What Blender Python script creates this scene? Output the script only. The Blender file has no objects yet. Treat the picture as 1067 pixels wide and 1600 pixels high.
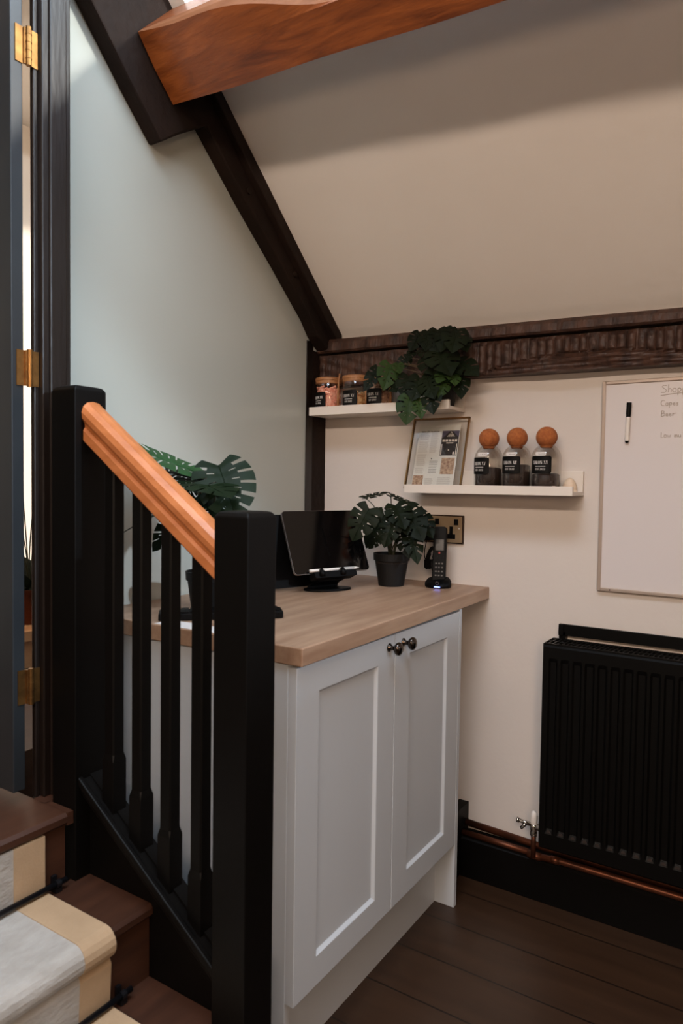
import bpy, bmesh, math, random
from mathutils import Vector, Matrix
random.seed(7)
SC = bpy.context.scene
COL = SC.collection
PI = math.pi

# ------------------------------------------------------------------ camera
cam_d = bpy.data.cameras.new('camera')
cam = bpy.data.objects.new('camera', cam_d); COL.objects.link(cam)
R_ = Vector((0.83799, 0.545515, 0.013628)); D_ = Vector((0.032977, -0.025697, -0.999126)); F_ = Vector((-0.544688, 0.837707, -0.039523))
mw = Matrix.Identity(4)
for i in range(3):
    mw[i][0] = R_[i]; mw[i][1] = -D_[i]; mw[i][2] = -F_[i]
mw[0][3], mw[1][3], mw[2][3] = 0, 0, 1.235
cam.matrix_world = mw
cam_d.sensor_fit = 'HORIZONTAL'; cam_d.sensor_width = 36
cam_d.lens = 36 * 1105.66 / 1067
cam_d.clip_start = 0.02
cam_d.dof.use_dof = True; cam_d.dof.focus_distance = 2.15; cam_d.dof.aperture_fstop = 7.0
SC.camera = cam

# ------------------------------------------------------------------ view, world, lights
vs = SC.view_settings
vs.view_transform = 'Standard'; vs.look = 'None'; vs.gamma = 1; vs.use_curve_mapping = False
vs.exposure = 0.0
SC.cycles.max_bounces = 8; SC.cycles.transparent_max_bounces = 12
wd = bpy.data.worlds.new('world'); SC.world = wd; wd.use_nodes = True
wd.node_tree.nodes['Background'].inputs[0].default_value = (1.0, 0.80, 0.64, 1)
wd.node_tree.nodes['Background'].inputs[1].default_value = 0.07
def build_sky(nt):     # bright sky above and beyond the whiteboard wall, dim room light elsewhere
    bg = nt.nodes['Background']; out = nt.nodes['World Output']
    tc = nt.nodes.new('ShaderNodeTexCoord'); dp = nt.nodes.new('ShaderNodeVectorMath'); dp.operation = 'DOT_PRODUCT'
    nt.links.new(tc.outputs['Generated'], dp.inputs[0]); dp.inputs[1].default_value = (0.2, 0.55, 0.81)
    mr = nt.nodes.new('ShaderNodeMapRange'); mr.inputs['From Min'].default_value = .45; mr.inputs['From Max'].default_value = .75
    nt.links.new(dp.outputs['Value'], mr.inputs['Value'])
    b2 = nt.nodes.new('ShaderNodeBackground'); b2.inputs[0].default_value = (0.72, 0.85, 1.0, 1); b2.inputs[1].default_value = 1.3
    mx = nt.nodes.new('ShaderNodeMixShader'); nt.links.new(mr.outputs[0], mx.inputs[0])
    nt.links.new(bg.outputs[0], mx.inputs[1]); nt.links.new(b2.outputs[0], mx.inputs[2]); nt.links.new(mx.outputs[0], out.inputs[0])
build_sky(wd.node_tree)

def area(name, loc, target, sx, sy, power, colr, spread=PI):
    l = bpy.data.lights.new(name, 'AREA'); l.shape = 'RECTANGLE'; l.size = sx; l.size_y = sy
    l.energy = power; l.color = colr; l.spread = spread
    o = bpy.data.objects.new(name, l); COL.objects.link(o)
    o.location = loc
    o.rotation_euler = (Vector(target) - Vector(loc)).to_track_quat('-Z', 'Y').to_euler()
    return o
# daylight through the roof window above the purlin
area('skylight_daylight', (-0.2, 0.72, 3.25), (-0.55, 0.95, 1.6), 2.2, 0.95, 105, (0.70, 0.84, 1.0))
# warm daylight / added fill from the salon side behind the photographer
area('salon_window_light', (0.05, -1.7, 2.54), (-0.5, 2.12, 1.9), 2.2, 0.14, 66, (1.0, 0.80, 0.65))
area('warm_fill', (0.72, -0.75, 1.5), (-0.85, 1.1, 0.5), 0.35, 0.35, 12, (1.0, 0.68, 0.44))  # added warm fill aimed at the cabinet side; no lamp there
# added cool light far outside, placed for the diagonal edge on the gloss wall
area('wall_diagonal_light', (8.0, 0.9, 3.62), (-1.454, 1.2, 1.0), 0.22, 0.22, 56, (0.70, 0.84, 1.0), math.radians(70))
sl = bpy.data.lights.new('sun', 'SUN'); sl.energy = 5; sl.angle = math.radians(3); sl.color = (1.0, 0.95, 0.88)
so = bpy.data.objects.new('sun', sl); COL.objects.link(so); so.location = (2, 4, 5)
so.rotation_euler = Vector((-3.0, -1, -1)).to_track_quat('-Z', 'Y').to_euler()
# lamp in the room beyond the door
area('beyond_room_light', (-2.1, 0.9, 2.3), (-2.8, 1.8, 1.2), 0.5, 0.5, 9, (1.0, 0.8, 0.6))

# ------------------------------------------------------------------ materials
def lin(c):
    return tuple(((v / 255) / 12.92 if v / 255 <= .04045 else ((v / 255 + .055) / 1.055) ** 2.4) for v in c) + (1,)
MATS = {}
def mat(name, colr, rough=.6, metal=0, var=0, scale=8, stretch=(1, 1, 1), c2=None, bump=0, bscale=None, coat=0, spec=.5, detail=6, wave=None, emit=None, emis=1, trans=0, dist=0):
    m = bpy.data.materials.new(name); m.use_nodes = True; MATS[name] = m
    nt = m.node_tree; b = nt.nodes['Principled BSDF']
    b.inputs['Base Color'].default_value = lin(colr); b.inputs['Roughness'].default_value = rough
    b.inputs['Metallic'].default_value = metal
    b.inputs['Coat Weight'].default_value = coat; b.inputs['Coat Roughness'].default_value = .08
    b.inputs['Specular IOR Level'].default_value = spec
    if trans: b.inputs['Transmission Weight'].default_value = trans
    if emit: b.inputs['Emission Color'].default_value = lin(emit); b.inputs['Emission Strength'].default_value = emis
    tc = nt.nodes.new('ShaderNodeTexCoord'); mp = nt.nodes.new('ShaderNodeMapping')
    nt.links.new(tc.outputs['Object'], mp.inputs[0]); mp.inputs['Scale'].default_value = stretch
    if c2 or wave:
        nz = nt.nodes.new('ShaderNodeTexNoise'); nz.inputs['Scale'].default_value = scale; nz.inputs['Detail'].default_value = detail
        nz.inputs['Roughness'].default_value = .6; nz.inputs['Distortion'].default_value = dist
        nt.links.new(mp.outputs[0], nz.inputs['Vector'])
        rp = nt.nodes.new('ShaderNodeValToRGB'); rp.color_ramp.elements[0].position = .32; rp.color_ramp.elements[1].position = .68
        rp.color_ramp.elements[0].color = lin(colr); rp.color_ramp.elements[1].color = lin(c2)
        src = nz.outputs['Fac']
        if wave:
            wv = nt.nodes.new('ShaderNodeTexWave'); wv.bands_direction = wave[0]; wv.inputs['Scale'].default_value = wave[1]
            wv.inputs['Distortion'].default_value = wave[2]; wv.inputs['Detail'].default_value = 3; wv.inputs['Detail Scale'].default_value = 1.2
            nt.links.new(mp.outputs[0], wv.inputs['Vector'])
            mx = nt.nodes.new('ShaderNodeMix'); mx.inputs[0].default_value = .5
            nt.links.new(nz.outputs['Fac'], mx.inputs[2]); nt.links.new(wv.outputs['Fac'], mx.inputs[3]); src = mx.outputs[0]
        nt.links.new(src, rp.inputs[0]); nt.links.new(rp.outputs[0], b.inputs['Base Color'])
    if bump:
        n2 = nt.nodes.new('ShaderNodeTexNoise'); n2.inputs['Scale'].default_value = bscale or scale; n2.inputs['Detail'].default_value = 5
        nt.links.new(mp.outputs[0], n2.inputs['Vector'])
        bp = nt.nodes.new('ShaderNodeBump'); bp.inputs['Strength'].default_value = bump; bp.inputs['Distance'].default_value = .01
        nt.links.new(n2.outputs['Fac'], bp.inputs['Height']); nt.links.new(bp.outputs[0], b.inputs['Normal'])
    return m
plaster = mat('warm_white_plaster', (212, 202, 194), .85, c2=(216, 207, 199), scale=2, bump=.06, bscale=60)
ceilm = mat('ceiling_plaster', (234, 226, 218), .85, c2=(238, 231, 224), scale=2, bump=.08, bscale=40)
teal = mat('pale_green_gloss_panel', (179, 181, 172), .22, spec=.45, coat=.25)
blackp = mat('satin_black_paint', (5, 4, 3), .5, c2=(8, 6, 5), scale=3, bump=.05, bscale=30, spec=.14)
blackw = mat('dark_painted_jamb', (18, 12, 9), .36, c2=(28, 19, 14), scale=4, stretch=(3, 3, .5), bump=.08, bscale=25)
timber = mat('old_dark_timber', (24, 14, 9), .75, c2=(36, 22, 14), scale=6, stretch=(1, 1, 1), bump=.5, bscale=30, spec=.2)
ribm = mat('adzed_brown_timber', (34, 19, 13), .55, c2=(80, 52, 38), scale=22, stretch=(2, 2, .8), bump=.35, bscale=60)
sapm = mat('skylit_sapwood', (128, 82, 54), .5, c2=(156, 106, 74), scale=3, stretch=(1, 7, 7), dist=1.2)  # sapwood tone, lightened as well to paint skylight on the purlin's upper edge
orange = mat('orange_oak_beam', (92, 43, 16), .42, c2=(158, 86, 38), scale=2.6, stretch=(1.1, 7, 7), dist=1.6, detail=9, bump=.15, bscale=20, coat=.15)
rail_m = mat('varnished_pine', (160, 92, 48), .42, c2=(188, 116, 68), scale=5, stretch=(1.2, 9, 6), coat=.08)
treadm = mat('brown_stair_wood', (54, 30, 18), .5, c2=(70, 41, 26), scale=6, stretch=(6, .7, 6), bump=.08)
oak = mat('greige_oak_laminate', (146, 112, 88), .42, c2=(176, 144, 118), scale=4, stretch=(7, .8, 7), bump=.04)
oak_edge = mat('oak_edge', (124, 86, 64), .5, c2=(140, 100, 76), scale=7, stretch=(7, 1, 7))
cabm = mat('greige_satin_cabinet', (199, 204, 209), .42, spec=.35)
floorm = bpy.data.materials.new('dark_brown_floorboards')
floorm.use_nodes = True
def build_floor(m):
    nt = m.node_tree; b = nt.nodes['Principled BSDF']; b.inputs['Roughness'].default_value = .38
    tc = nt.nodes.new('ShaderNodeTexCoord'); sp = nt.nodes.new('ShaderNodeSeparateXYZ')
    nt.links.new(tc.outputs['Object'], sp.inputs[0])
    mt = nt.nodes.new('ShaderNodeMath'); mt.operation = 'MODULO'; mt.inputs[1].default_value = .16
    ad = nt.nodes.new('ShaderNodeMath'); ad.operation = 'ADD'; ad.inputs[1].default_value = 10.03
    nt.links.new(sp.outputs['Y'], ad.inputs[0]); nt.links.new(ad.outputs[0], mt.inputs[0])
    lt = nt.nodes.new('ShaderNodeMath'); lt.operation = 'LESS_THAN'; lt.inputs[1].default_value = .0045
    nt.links.new(mt.outputs[0], lt.inputs[0])
    nz = nt.nodes.new('ShaderNodeTexNoise'); nz.inputs['Scale'].default_value = 5
    mp = nt.nodes.new('ShaderNodeMapping'); mp.inputs['Scale'].default_value = (.6, 5, 1)
    nt.links.new(tc.outputs['Object'], mp.inputs[0]); nt.links.new(mp.outputs[0], nz.inputs['Vector'])
    rp = nt.nodes.new('ShaderNodeValToRGB'); rp.color_ramp.elements[0].position = .3; rp.color_ramp.elements[1].position = .7
    rp.color_ramp.elements[0].color = lin((50, 32, 20)); rp.color_ramp.elements[1].color = lin((60, 40, 26))
    nt.links.new(nz.outputs['Fac'], rp.inputs[0])
    mx = nt.nodes.new('ShaderNodeMix'); mx.data_type = 'RGBA'
    nt.links.new(lt.outputs[0], mx.inputs[0]); nt.links.new(rp.outputs[0], mx.inputs[6]); mx.inputs[7].default_value = lin((20, 11, 7))
    nt.links.new(mx.outputs[2], b.inputs['Base Color'])
build_floor(floorm)
chrome = mat('chrome', (190, 184, 176), .16, metal=1)
knobm = mat('dark_nickel', (78, 70, 64), .2, metal=1)
brass = mat('aged_brass', (158, 116, 66), .36, metal=.9, c2=(108, 76, 42), scale=30)
copper = mat('dull_copper', (112, 62, 40), .42, metal=.75, c2=(78, 46, 32), scale=18)
radm = mat('black_radiator_enamel', (5, 4, 3), .45, spec=.16)
whitep = mat('white_satin_shelf', (224, 214, 203), .5)
wbm = mat('whiteboard_surface', (216, 208, 206), .28, coat=.2)
wbf = mat('whiteboard_frame', (176, 158, 144), .4, metal=.3)
inkm = mat('board_pen_ink', (176, 162, 148), .7)
leafd = mat('dark_green_leaf', (11, 17, 8), .5, c2=(22, 30, 14), scale=9, spec=.10)
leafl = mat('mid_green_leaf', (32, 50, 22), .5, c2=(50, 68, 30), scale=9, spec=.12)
leafb = mat('large_leaf_green', (12, 24, 12), .5, c2=(22, 36, 18), scale=6, spec=.10)
leafg = mat('skylit_leaf_green', (30, 66, 34), .5, c2=(44, 84, 44), scale=6, spec=.15)  # lit copy of the large leaf green: skylight on the top leaf painted in
stemm = mat('leaf_stem', (44, 46, 24), .5)
stemb = mat('brown_stem', (84, 66, 34), .5)
potm = mat('matt_black_pot', (11, 9, 8), .62, spec=.3)
soilm = mat('dark_soil', (26, 18, 13), .95, bump=.8, bscale=90)
blackpl = mat('black_plastic', (5, 4, 4), .5, spec=.12)
screenm = mat('tablet_glass', (6, 5, 5), .07, spec=.5)
silver = mat('brushed_aluminium', (150, 140, 134), .35, metal=.9)
pencilm = mat('white_stylus', (224, 216, 208), .35)
bamboo = mat('bamboo', (142, 92, 54), .55, c2=(172, 120, 76), scale=20, stretch=(1, 1, 6))
corkm = mat('cork', (174, 100, 50), .9, c2=(146, 78, 36), scale=90, bump=.4, bscale=120, detail=3)
labelm = mat('black_label', (8, 6, 5), .55, spec=.15)
inkw = mat('white_label_print', (226, 220, 214), .6)
labelw = mat('white_sticker', (220, 214, 210), .6)
pinkm = mat('pink_sweets', (232, 142, 118), .6, c2=(244, 190, 168), scale=60)
popm = mat('cream_popcorn', (214, 178, 124), .7, c2=(160, 92, 44), scale=70)
brownsw = mat('toffee_sweets', (120, 74, 46), .6, c2=(196, 158, 130), scale=80)
beans = mat('dark_coffee_sticks', (18, 10, 7), .6, c2=(58, 38, 27), scale=40, stretch=(6, 6, .1))
goldf = mat('thin_brass_frame', (150, 112, 70), .3, metal=.9)
paperm = mat('newsprint', (212, 204, 194), .8)
textm = mat('newsprint_text', (172, 162, 150), .8)
textd = mat('headline_ink', (60, 52, 48), .8)
sockm = mat('brushed_steel_plate', (178, 152, 120), .34, metal=.6)
sockd = mat('bronze_plate_edge', (50, 34, 24), .4, metal=.6)
redm = mat('red_key', (170, 52, 44), .5)
keym = mat('grey_keys', (86, 80, 76), .5)
lcdm = mat('grey_display', (34, 33, 32), .3)
blueled = mat('blue_led', (60, 90, 255), .4, emit=(110, 130, 255), emis=6)
weave = mat('grey_woven_runner', (156, 151, 144), .9, c2=(172, 168, 162), scale=16, stretch=(2, 1, 2), bump=.35, bscale=60)
border = mat('tan_cotton_border', (168, 142, 112), .85, c2=(180, 153, 122), scale=12, bump=.15, bscale=200)
rodm = mat('dark_steel_rod', (40, 40, 44), .35, metal=.7)
doorm = mat('blue_grey_door_paint', (36, 40, 44), .3, c2=(44, 48, 51), scale=3)
shellm = mat('cream_shell', (220, 200, 176), .4, c2=(200, 172, 144), scale=16, stretch=(1, 1, 4))
beyondw = mat('cream_far_wall', (226, 210, 192), .8)
farwood = mat('far_pale_wood', (176, 118, 70), .6, c2=(196, 150, 104), scale=12)
framew = mat('white_window_frame', (235, 235, 232), .5)
p_dark = mat('printed_dark', (38, 28, 26), .7); p_light = mat('printed_cream', (206, 192, 176), .7); p_mid = mat('printed_brown', (116, 78, 58), .7, c2=(190, 160, 130), scale=120)
p_sky = mat('printed_violet_sky', (74, 66, 84), .7)
def glassmat(name, tint, gl=.10):
    m = bpy.data.materials.new(name); m.use_nodes = True; nt = m.node_tree
    nt.nodes.clear(); o = nt.nodes.new('ShaderNodeOutputMaterial'); mx = nt.nodes.new('ShaderNodeMixShader')
    t = nt.nodes.new('ShaderNodeBsdfTransparent'); g = nt.nodes.new('ShaderNodeBsdfGlossy'); g.inputs['Roughness'].default_value = .04
    t.inputs[0].default_value = tint
    lw = nt.nodes.new('ShaderNodeLayerWeight'); lw.inputs[0].default_value = .25
    mt = nt.nodes.new('ShaderNodeMath'); mt.operation = 'MULTIPLY_ADD'; mt.inputs[1].default_value = .55; mt.inputs[2].default_value = gl * .4
    nt.links.new(lw.outputs['Facing'], mt.inputs[0]); nt.links.new(mt.outputs[0], mx.inputs[0])
    nt.links.new(t.outputs[0], mx.inputs[1]); nt.links.new(g.outputs[0], mx.inputs[2]); nt.links.new(mx.outputs[0], o.inputs[0])
    return m
glass = glassmat('clear_jar_glass', (.93, .92, .90, 1))
pane_m = glassmat('window_glass', (.97, .98, .98, 1), .05)

# ------------------------------------------------------------------ helpers
def V(*a): return Vector(a)
def obj(name, bm, m, parent=None, smooth=False, bevel=0, seg=2):
    me = bpy.data.meshes.new(name); bmesh.ops.recalc_face_normals(bm, faces=bm.faces); bm.to_mesh(me); bm.free()
    o = bpy.data.objects.new(name, me); COL.objects.link(o)
    me.materials.append(m)
    if smooth:
        for p in me.polygons: p.use_smooth = True
    if bevel:
        md = o.modifiers.new('bevel', 'BEVEL'); md.width = bevel; md.segments = seg; md.limit_method = 'ANGLE'
    if parent:
        o.parent = parent
        o.matrix_parent_inverse = Matrix.Translation(parent_world(parent)).inverted()
    return o
def parent_world(p):
    return Vector(p.location) if p.type == 'EMPTY' else Vector((0, 0, 0))
def thing(name, label, cat, loc, group=None):
    o = bpy.data.objects.new(name, None); COL.objects.link(o); o.location = loc; o.empty_display_size = .02
    o['label'] = label; o['category'] = cat
    if group: o['group'] = group
    return o
def tag(o, label, cat, group=None):
    o['label'] = label; o['category'] = cat
    if group: o['group'] = group
    return o
def struct(name, bm, m, **k):
    o = obj(name, bm, m, **k); o['kind'] = 'structure'; return o
def box(bm, a, b, mtx=None):
    x0, y0, z0 = a; x1, y1, z1 = b
    vs_ = [bm.verts.new(p) for p in [(x0, y0, z0), (x1, y0, z0), (x1, y1, z0), (x0, y1, z0), (x0, y0, z1), (x1, y0, z1), (x1, y1, z1), (x0, y1, z1)]]
    if mtx:
        for v in vs_: v.co = mtx @ v.co
    for f in [(0, 3, 2, 1), (4, 5, 6, 7), (0, 1, 5, 4), (1, 2, 6, 5), (2, 3, 7, 6), (3, 0, 4, 7)]: bm.faces.new([vs_[i] for i in f])
    return bm
def B(*boxes):
    bm = bmesh.new()
    for a, b in boxes: box(bm, a, b)
    return bm
def prism(bm, pts, off):
    """pts: closed 3D polygon, extruded by vector off"""
    off = Vector(off); n = len(pts)
    a = [bm.verts.new(Vector(p)) for p in pts]; b = [bm.verts.new(Vector(p) + off) for p in pts]
    bm.faces.new(a); bm.faces.new(b[::-1])
    for i in range(n): bm.faces.new([a[i], b[i], b[(i + 1) % n], a[(i + 1) % n]])
    return bm
def lathe(bm, c, prof, n=32, cap=True, axis='z', mtx=None):
    c = Vector(c); rings = []
    for r, h in prof:
        ring = []
        for i in range(n):
            a = 2 * PI * i / n
            p = Vector((r * math.cos(a), r * math.sin(a), h))
            if axis == 'x': p = Vector((p.z, p.x, p.y))
            if axis == 'y': p = Vector((p.x, p.z, p.y))
            if mtx: p = mtx @ p
            ring.append(bm.verts.new(c + p))
        rings.append(ring)
    for k in range(len(rings) - 1):
        for i in range(n):
            bm.faces.new([rings[k][i], rings[k][(i + 1) % n], rings[k + 1][(i + 1) % n], rings[k + 1][i]])
    if cap:
        if prof[0][0] > 1e-5: bm.faces.new(rings[0][::-1])
        if prof[-1][0] > 1e-5: bm.faces.new(rings[-1])
    return bm
def tube(bm, pts, r, n=8, r1=None):
    pts = [Vector(p) for p in pts]; rings = []
    prev = None
    for i, p in enumerate(pts):
        t = (pts[min(i + 1, len(pts) - 1)] - pts[max(i - 1, 0)]).normalized()
        if prev is None:
            u = t.cross(Vector((0, 0, 1)));
            if u.length < .1: u = t.cross(Vector((1, 0, 0)))
        else: u = prev - t * prev.dot(t)
        u.normalize(); prev = u; w = t.cross(u)
        rr = r if r1 is None else r + (r1 - r) * i / (len(pts) - 1)
        rings.append([bm.verts.new(p + (u * math.cos(2 * PI * k / n) + w * math.sin(2 * PI * k / n)) * rr) for k in range(n)])
    for k in range(len(rings) - 1):
        for i in range(n): bm.faces.new([rings[k][i], rings[k][(i + 1) % n], rings[k + 1][(i + 1) % n], rings[k + 1][i]])
    bm.faces.new(rings[0][::-1]); bm.faces.new(rings[-1])
    return bm
def bez(a, b, c, n=10):
    a, b, c = Vector(a), Vector(b), Vector(c)
    return [a * (1 - t) ** 2 + b * 2 * t * (1 - t) + c * t * t for t in [i / n for i in range(n + 1)]]

XT = -1.454       # green gloss wall plane
YW = 2.12         # whiteboard wall plane
RN = V(-0.018, -0.664, -0.747).normalized(); RP = V(-1.42, 2.12, 1.752)
def roof_z(x, y, d=0):   # height of the sloping ceiling (d = distance above it)
    return RP.z - (RN.x * (x - RP.x) + RN.y * (y - RP.y)) / RN.z + d / -RN.z

# ------------------------------------------------------------------ setting
bm = bmesh.new(); box(bm, (-1.6, -1.2, -.05), (3.28, 2.2, 0)); struct('floor', bm, floorm)
bm = bmesh.new(); box(bm, (XT, YW, 0), (3.2, YW + .1, 1.80)); struct('wall_back', bm, plaster)
struct('ceiling_back', B(((-1.55, -3.2, 4.16), (3.28, -.55, 4.24))), ceilm)
struct('wall_light_cut', B(((3.2, -1.2, 0), (3.28, 2.2, 2.13))), plaster)  # unseen wall, height set to cut the distant cool light off the doors
# gloss wall with sloped top
bm = bmesh.new()
ys = [.966, YW]
prism(bm, [(XT, .968, 0), (XT, YW, 0), (XT, YW, roof_z(XT, YW) + .02), (XT, .968, roof_z(XT, .968) + .02)], (-.018, 0, 0))
struct('wall_left', bm, teal)
struct('trim_3', B(((XT, .958, .56), (-1.362, .968, 2.62))), blackw)
# ceiling slab with a window opening
def roof_slab(bm, x0, x1, y0, y1, th=.12):
    pts = [V(x0, y0, roof_z(x0, y0)), V(x1, y0, roof_z(x1, y0)), V(x1, y1, roof_z(x1, y1)), V(x0, y1, roof_z(x0, y1))]
    prism(bm, pts, -RN * th)
SX0, SX1, SY0, SY1 = -1.36, .92, .42, 1.345
bm = bmesh.new()
roof_slab(bm, XT - .06, 3.2, SY1, YW + .06)
roof_slab(bm, XT - .06, SX0, SY0, SY1); roof_slab(bm, SX1, 3.2, SY0, SY1)
roof_slab(bm, XT - .06, 3.2, -.6, SY0)
struct('ceiling', bm, ceilm)
def roofpt(x, y, d): return V(x, y, roof_z(x, y)) - RN * d
w = struct('window_1', prism(bmesh.new(), [roofpt(SX0 + .01, SY0 + .01, .10), roofpt(SX1 - .01, SY0 + .01, .10), roofpt(SX1 - .01, SY1 - .01, .10), roofpt(SX0 + .01, SY1 - .01, .10)], -RN * .006), pane_m)
bm = bmesh.new()
for (xa, xb, ya, yb) in ((SX0, SX1, SY1 - .012, SY1), (SX0, SX1, SY0, SY0 + .05), (SX0, SX0 + .01, SY0, SY1), (SX1 - .05, SX1, SY0, SY1)):
    prism(bm, [roofpt(xa, ya, .07), roofpt(xb, ya, .07), roofpt(xb, yb, .07), roofpt(xa, yb, .07)], -RN * .05)
obj('window_frame', bm, framew, w)
# wall in which the door hangs, jamb and landing side
bm = B(((XT, .885 - .84, 2.62), (-1.35, .968, 3.3))); struct('wall_door', bm, plaster)
jb = struct('trim_1', B(((-1.362, .900, .56), (-1.33, .968, 2.62)), ((-1.356, .889, .56), (-1.343, .901, 2.62)), ((-1.3305, .915, .56), (-1.324, .955, 2.62))), blackw, bevel=.003)
struct('trim_2', B(((XT, .02, 2.56), (-1.335, .886, 2.62))), blackw, bevel=.003)
# door, open away from the stairs
d = struct('door_1', B(((-2.12, .842, .585), (-1.348, .869, 2.55))), doorm, bevel=.002)
bm = bmesh.new()
for (z0, z1) in ((.80, 1.38), (1.50, 2.40)):
    for a, b in (((-1.98, .836, z0), (-1.50, .842, z0 + .02)), ((-1.98, .836, z1 - .02), (-1.50, .842, z1)), ((-1.98, .836, z0), (-1.96, .842, z1)), ((-1.52, .836, z0), (-1.50, .842, z1))): box(bm, a, b)
obj('moulding', bm, doorm, d)
for zc in (2.11, 1.464, .803):
    bm = bmesh.new()
    box(bm, (-1.3475, .852, zc - .036), (-1.3455, .871, zc + .036)); box(bm, (-1.3425, .884, zc - .036), (-1.3405, .8985, zc + .036))
    tube(bm, [(-1.340, .8775, zc - .038), (-1.340, .8775, zc + .038)], .0058, 10)
    box(bm, (-1.3455, .869, zc - .036), (-1.341, .886, zc + .036))
    for k in (-.024, -.008, .008, .024): tube(bm, [(-1.340, .8775, zc + k - .0008), (-1.340, .8775, zc + k + .0008)], .0066, 10)
    obj('hinge', bm, brass, d)
# skirting with a boxed ledge
bm = bmesh.new(); prism(bm, [(-.87, 2.056, 0), (-.87, YW, 0), (-.87, YW, .128), (-.87, 2.066, .128), (-.87, 2.056, .120)], (2.27, 0, 0))
struct('baseboard_back', bm, blackp)
struct('baseboard_return', B(((-.905, 1.99, 0), (-.871, YW, .215))), blackp, bevel=.002)
# far room behind the door
struct('wall_beyond', B(((-2.9, .2, 0), (-2.84, 2.4, 2.8))), beyondw)
struct('ceiling_beyond', B(((-2.9, .2, 2.75), (-1.50, 2.4, 2.8))), ceilm)
struct('floor_beyond', B(((-2.9, .2, .40), (-1.6, 2.4, .56))), treadm)

# ------------------------------------------------------------------ staircase
ZT = [.560, .412, .264, .116]; XN = [-1.228, -1.034, -.841, -.648]
YS0, YS1 = .04, .935
st = thing('staircase', 'brown wooden staircase rising to the door at the left', 'stairs', (-.9, .45, 0))
for i, (z, xn) in enumerate(zip(ZT, XN)):
    back = XN[i - 1] - .012 if i else -1.6
    bm = bmesh.new()
    y1 = YS1 if i else .885
    prof = [(back, z - .026), (xn - .006, z - .026), (xn, z - .019), (xn, z - .007), (xn - .006, z), (back, z)]
    prism(bm, [(x, YS0, zz) for x, zz in prof], (0, y1 - YS0, 0))
    if i == 0: box(bm, (-1.345, .884, z - .026), (-1.304, .93, z)); box(bm, (-1.306, .884, z - .026), (XN[0] - .001, .8985, z))
    o = obj('tread' if i else 'landing', bm, treadm, st)
    zb = ZT[i + 1] if i < 3 else 0
    obj('riser', B(((xn - .030, YS0, zb), (xn - .010, y1, z - .026))), treadm, st)
# spandrel below the string
bm = bmesh.new()
prism(bm, [(-1.31, .936, 0), (-.80, .936, 0), (-.80, .936, .34), (-1.225, .936, .625), (-1.31, .936, .665)], (0, .03, 0))
SIDE = bm

# runner
path = []
def runner_path(off):
    P = []
    for i in range(4):
        z, xn = ZT[i], XN[i]; zn = ZT[i + 1] if i < 3 else 0
        xr = xn - .010
        if i == 0:
            P.append((xr + off, z - .027))
        else:
            P += [(XN[i - 1] - .010 + off + .006, z + off)]
            r = .020
            for k in range(9):
                a = PI / 2 - PI * k / 8 * .95
                P.append((xn - .010 + (r + off) * math.cos(a) * .95, z - r + (r + off) * math.sin(a) if k < 8 else z - .040))
            P.append((xr + off + .004, z - .06))
        P.append((xr + off, zn + off + .004))
    return P
def strip(y0, y1, off, th):
    bm = bmesh.new(); A = runner_path(off + th); Bq = runner_path(off)
    rows = []
    for (xa, za), (xb, zb) in zip(A, Bq):
        rows.append([bm.verts.new((xa, y0, za)), bm.verts.new((xa, y1, za)), bm.verts.new((xb, y1, zb)), bm.verts.new((xb, y0, zb))])
    for a, b in zip(rows, rows[1:]):
        for k in range(4): bm.faces.new([a[k], a[(k + 1) % 4], b[(k + 1) % 4], b[k]])
    bm.faces.new(rows[0]); bm.faces.new(rows[-1][::-1])
    return bm
rn = thing('stair_runner', 'grey woven stair runner with tan cotton borders down the steps', 'stair runner', (-.9, .5, .3))
obj('border', strip(.768, .834, .001, .008), border, rn, smooth=False)
obj('border', strip(.178, .242, .001, .008), border, rn)
wv_ = obj('woven_centre', strip(.242, .768, .001, .0065), weave, rn)
# ribs of the weave as fine modelled ridges across the runner
for i in (0, 1, 2):
    zb = ZT[i + 1]; xr = XN[i] - .010
    r = thing('stair_rod', ['dark stair rod holding the runner under the landing', 'dark stair rod at the back of the middle step', 'dark stair rod at the back of the lowest visible step'][i], 'stair rod', (xr + .018, .5, zb + .018), 'stair rods across the runner')
    obj('rod', tube(bmesh.new(), [(xr + .018, .13, zb + .018), (xr + .018, .876, zb + .018)], .0058, 10), rodm, r, smooth=True)
    for yb in (.856, .155):
        bm = B(((xr + .001, yb - .007, zb + .001), (xr + .022, yb + .007, zb + .010)), ((xr + .001, yb - .005, zb + .006), (xr + .008, yb + .005, zb + .030)))
        lathe(bm, (xr + .018, yb, zb + .018), [(.0078, -.005), (.0078, .005)], 12, axis='y')
        obj('bracket', bm, rodm, r)

# ------------------------------------------------------------------ banister
bn = thing('banister', 'black stair balustrade with orange pine handrail between two newels', 'banister', (-1.05, .94, 0))
def newel(x0, x1, z0, z1):
    bm = bmesh.new(); y0, y1, c = .900, .976, .006
    lv = [(z0, 0), (z1 - .009, 0), (z1 - .002, .005), (z1, .012)]
    rings = [[bm.verts.new((x, y, z)) for x, y in ((x0 + s, y0 + s), (x1 - s, y0 + s), (x1 - s, y1 - s), (x0 + s, y1 - s))] for z, s in lv]
    for a, b in zip(rings, rings[1:]):
        for k in range(4): bm.faces.new([a[k], a[(k + 1) % 4], b[(k + 1) % 4], b[k]])
    bm.faces.new(rings[0][::-1]); bm.faces.new(rings[-1])
    return bm
obj('newel_post', newel(-1.3005, -1.2245, .20, 1.428), blackp, bn, bevel=.002)
obj('newel_post', newel(-.846, -.770, 0, 1.186), blackp, bn, bevel=.002)
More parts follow.
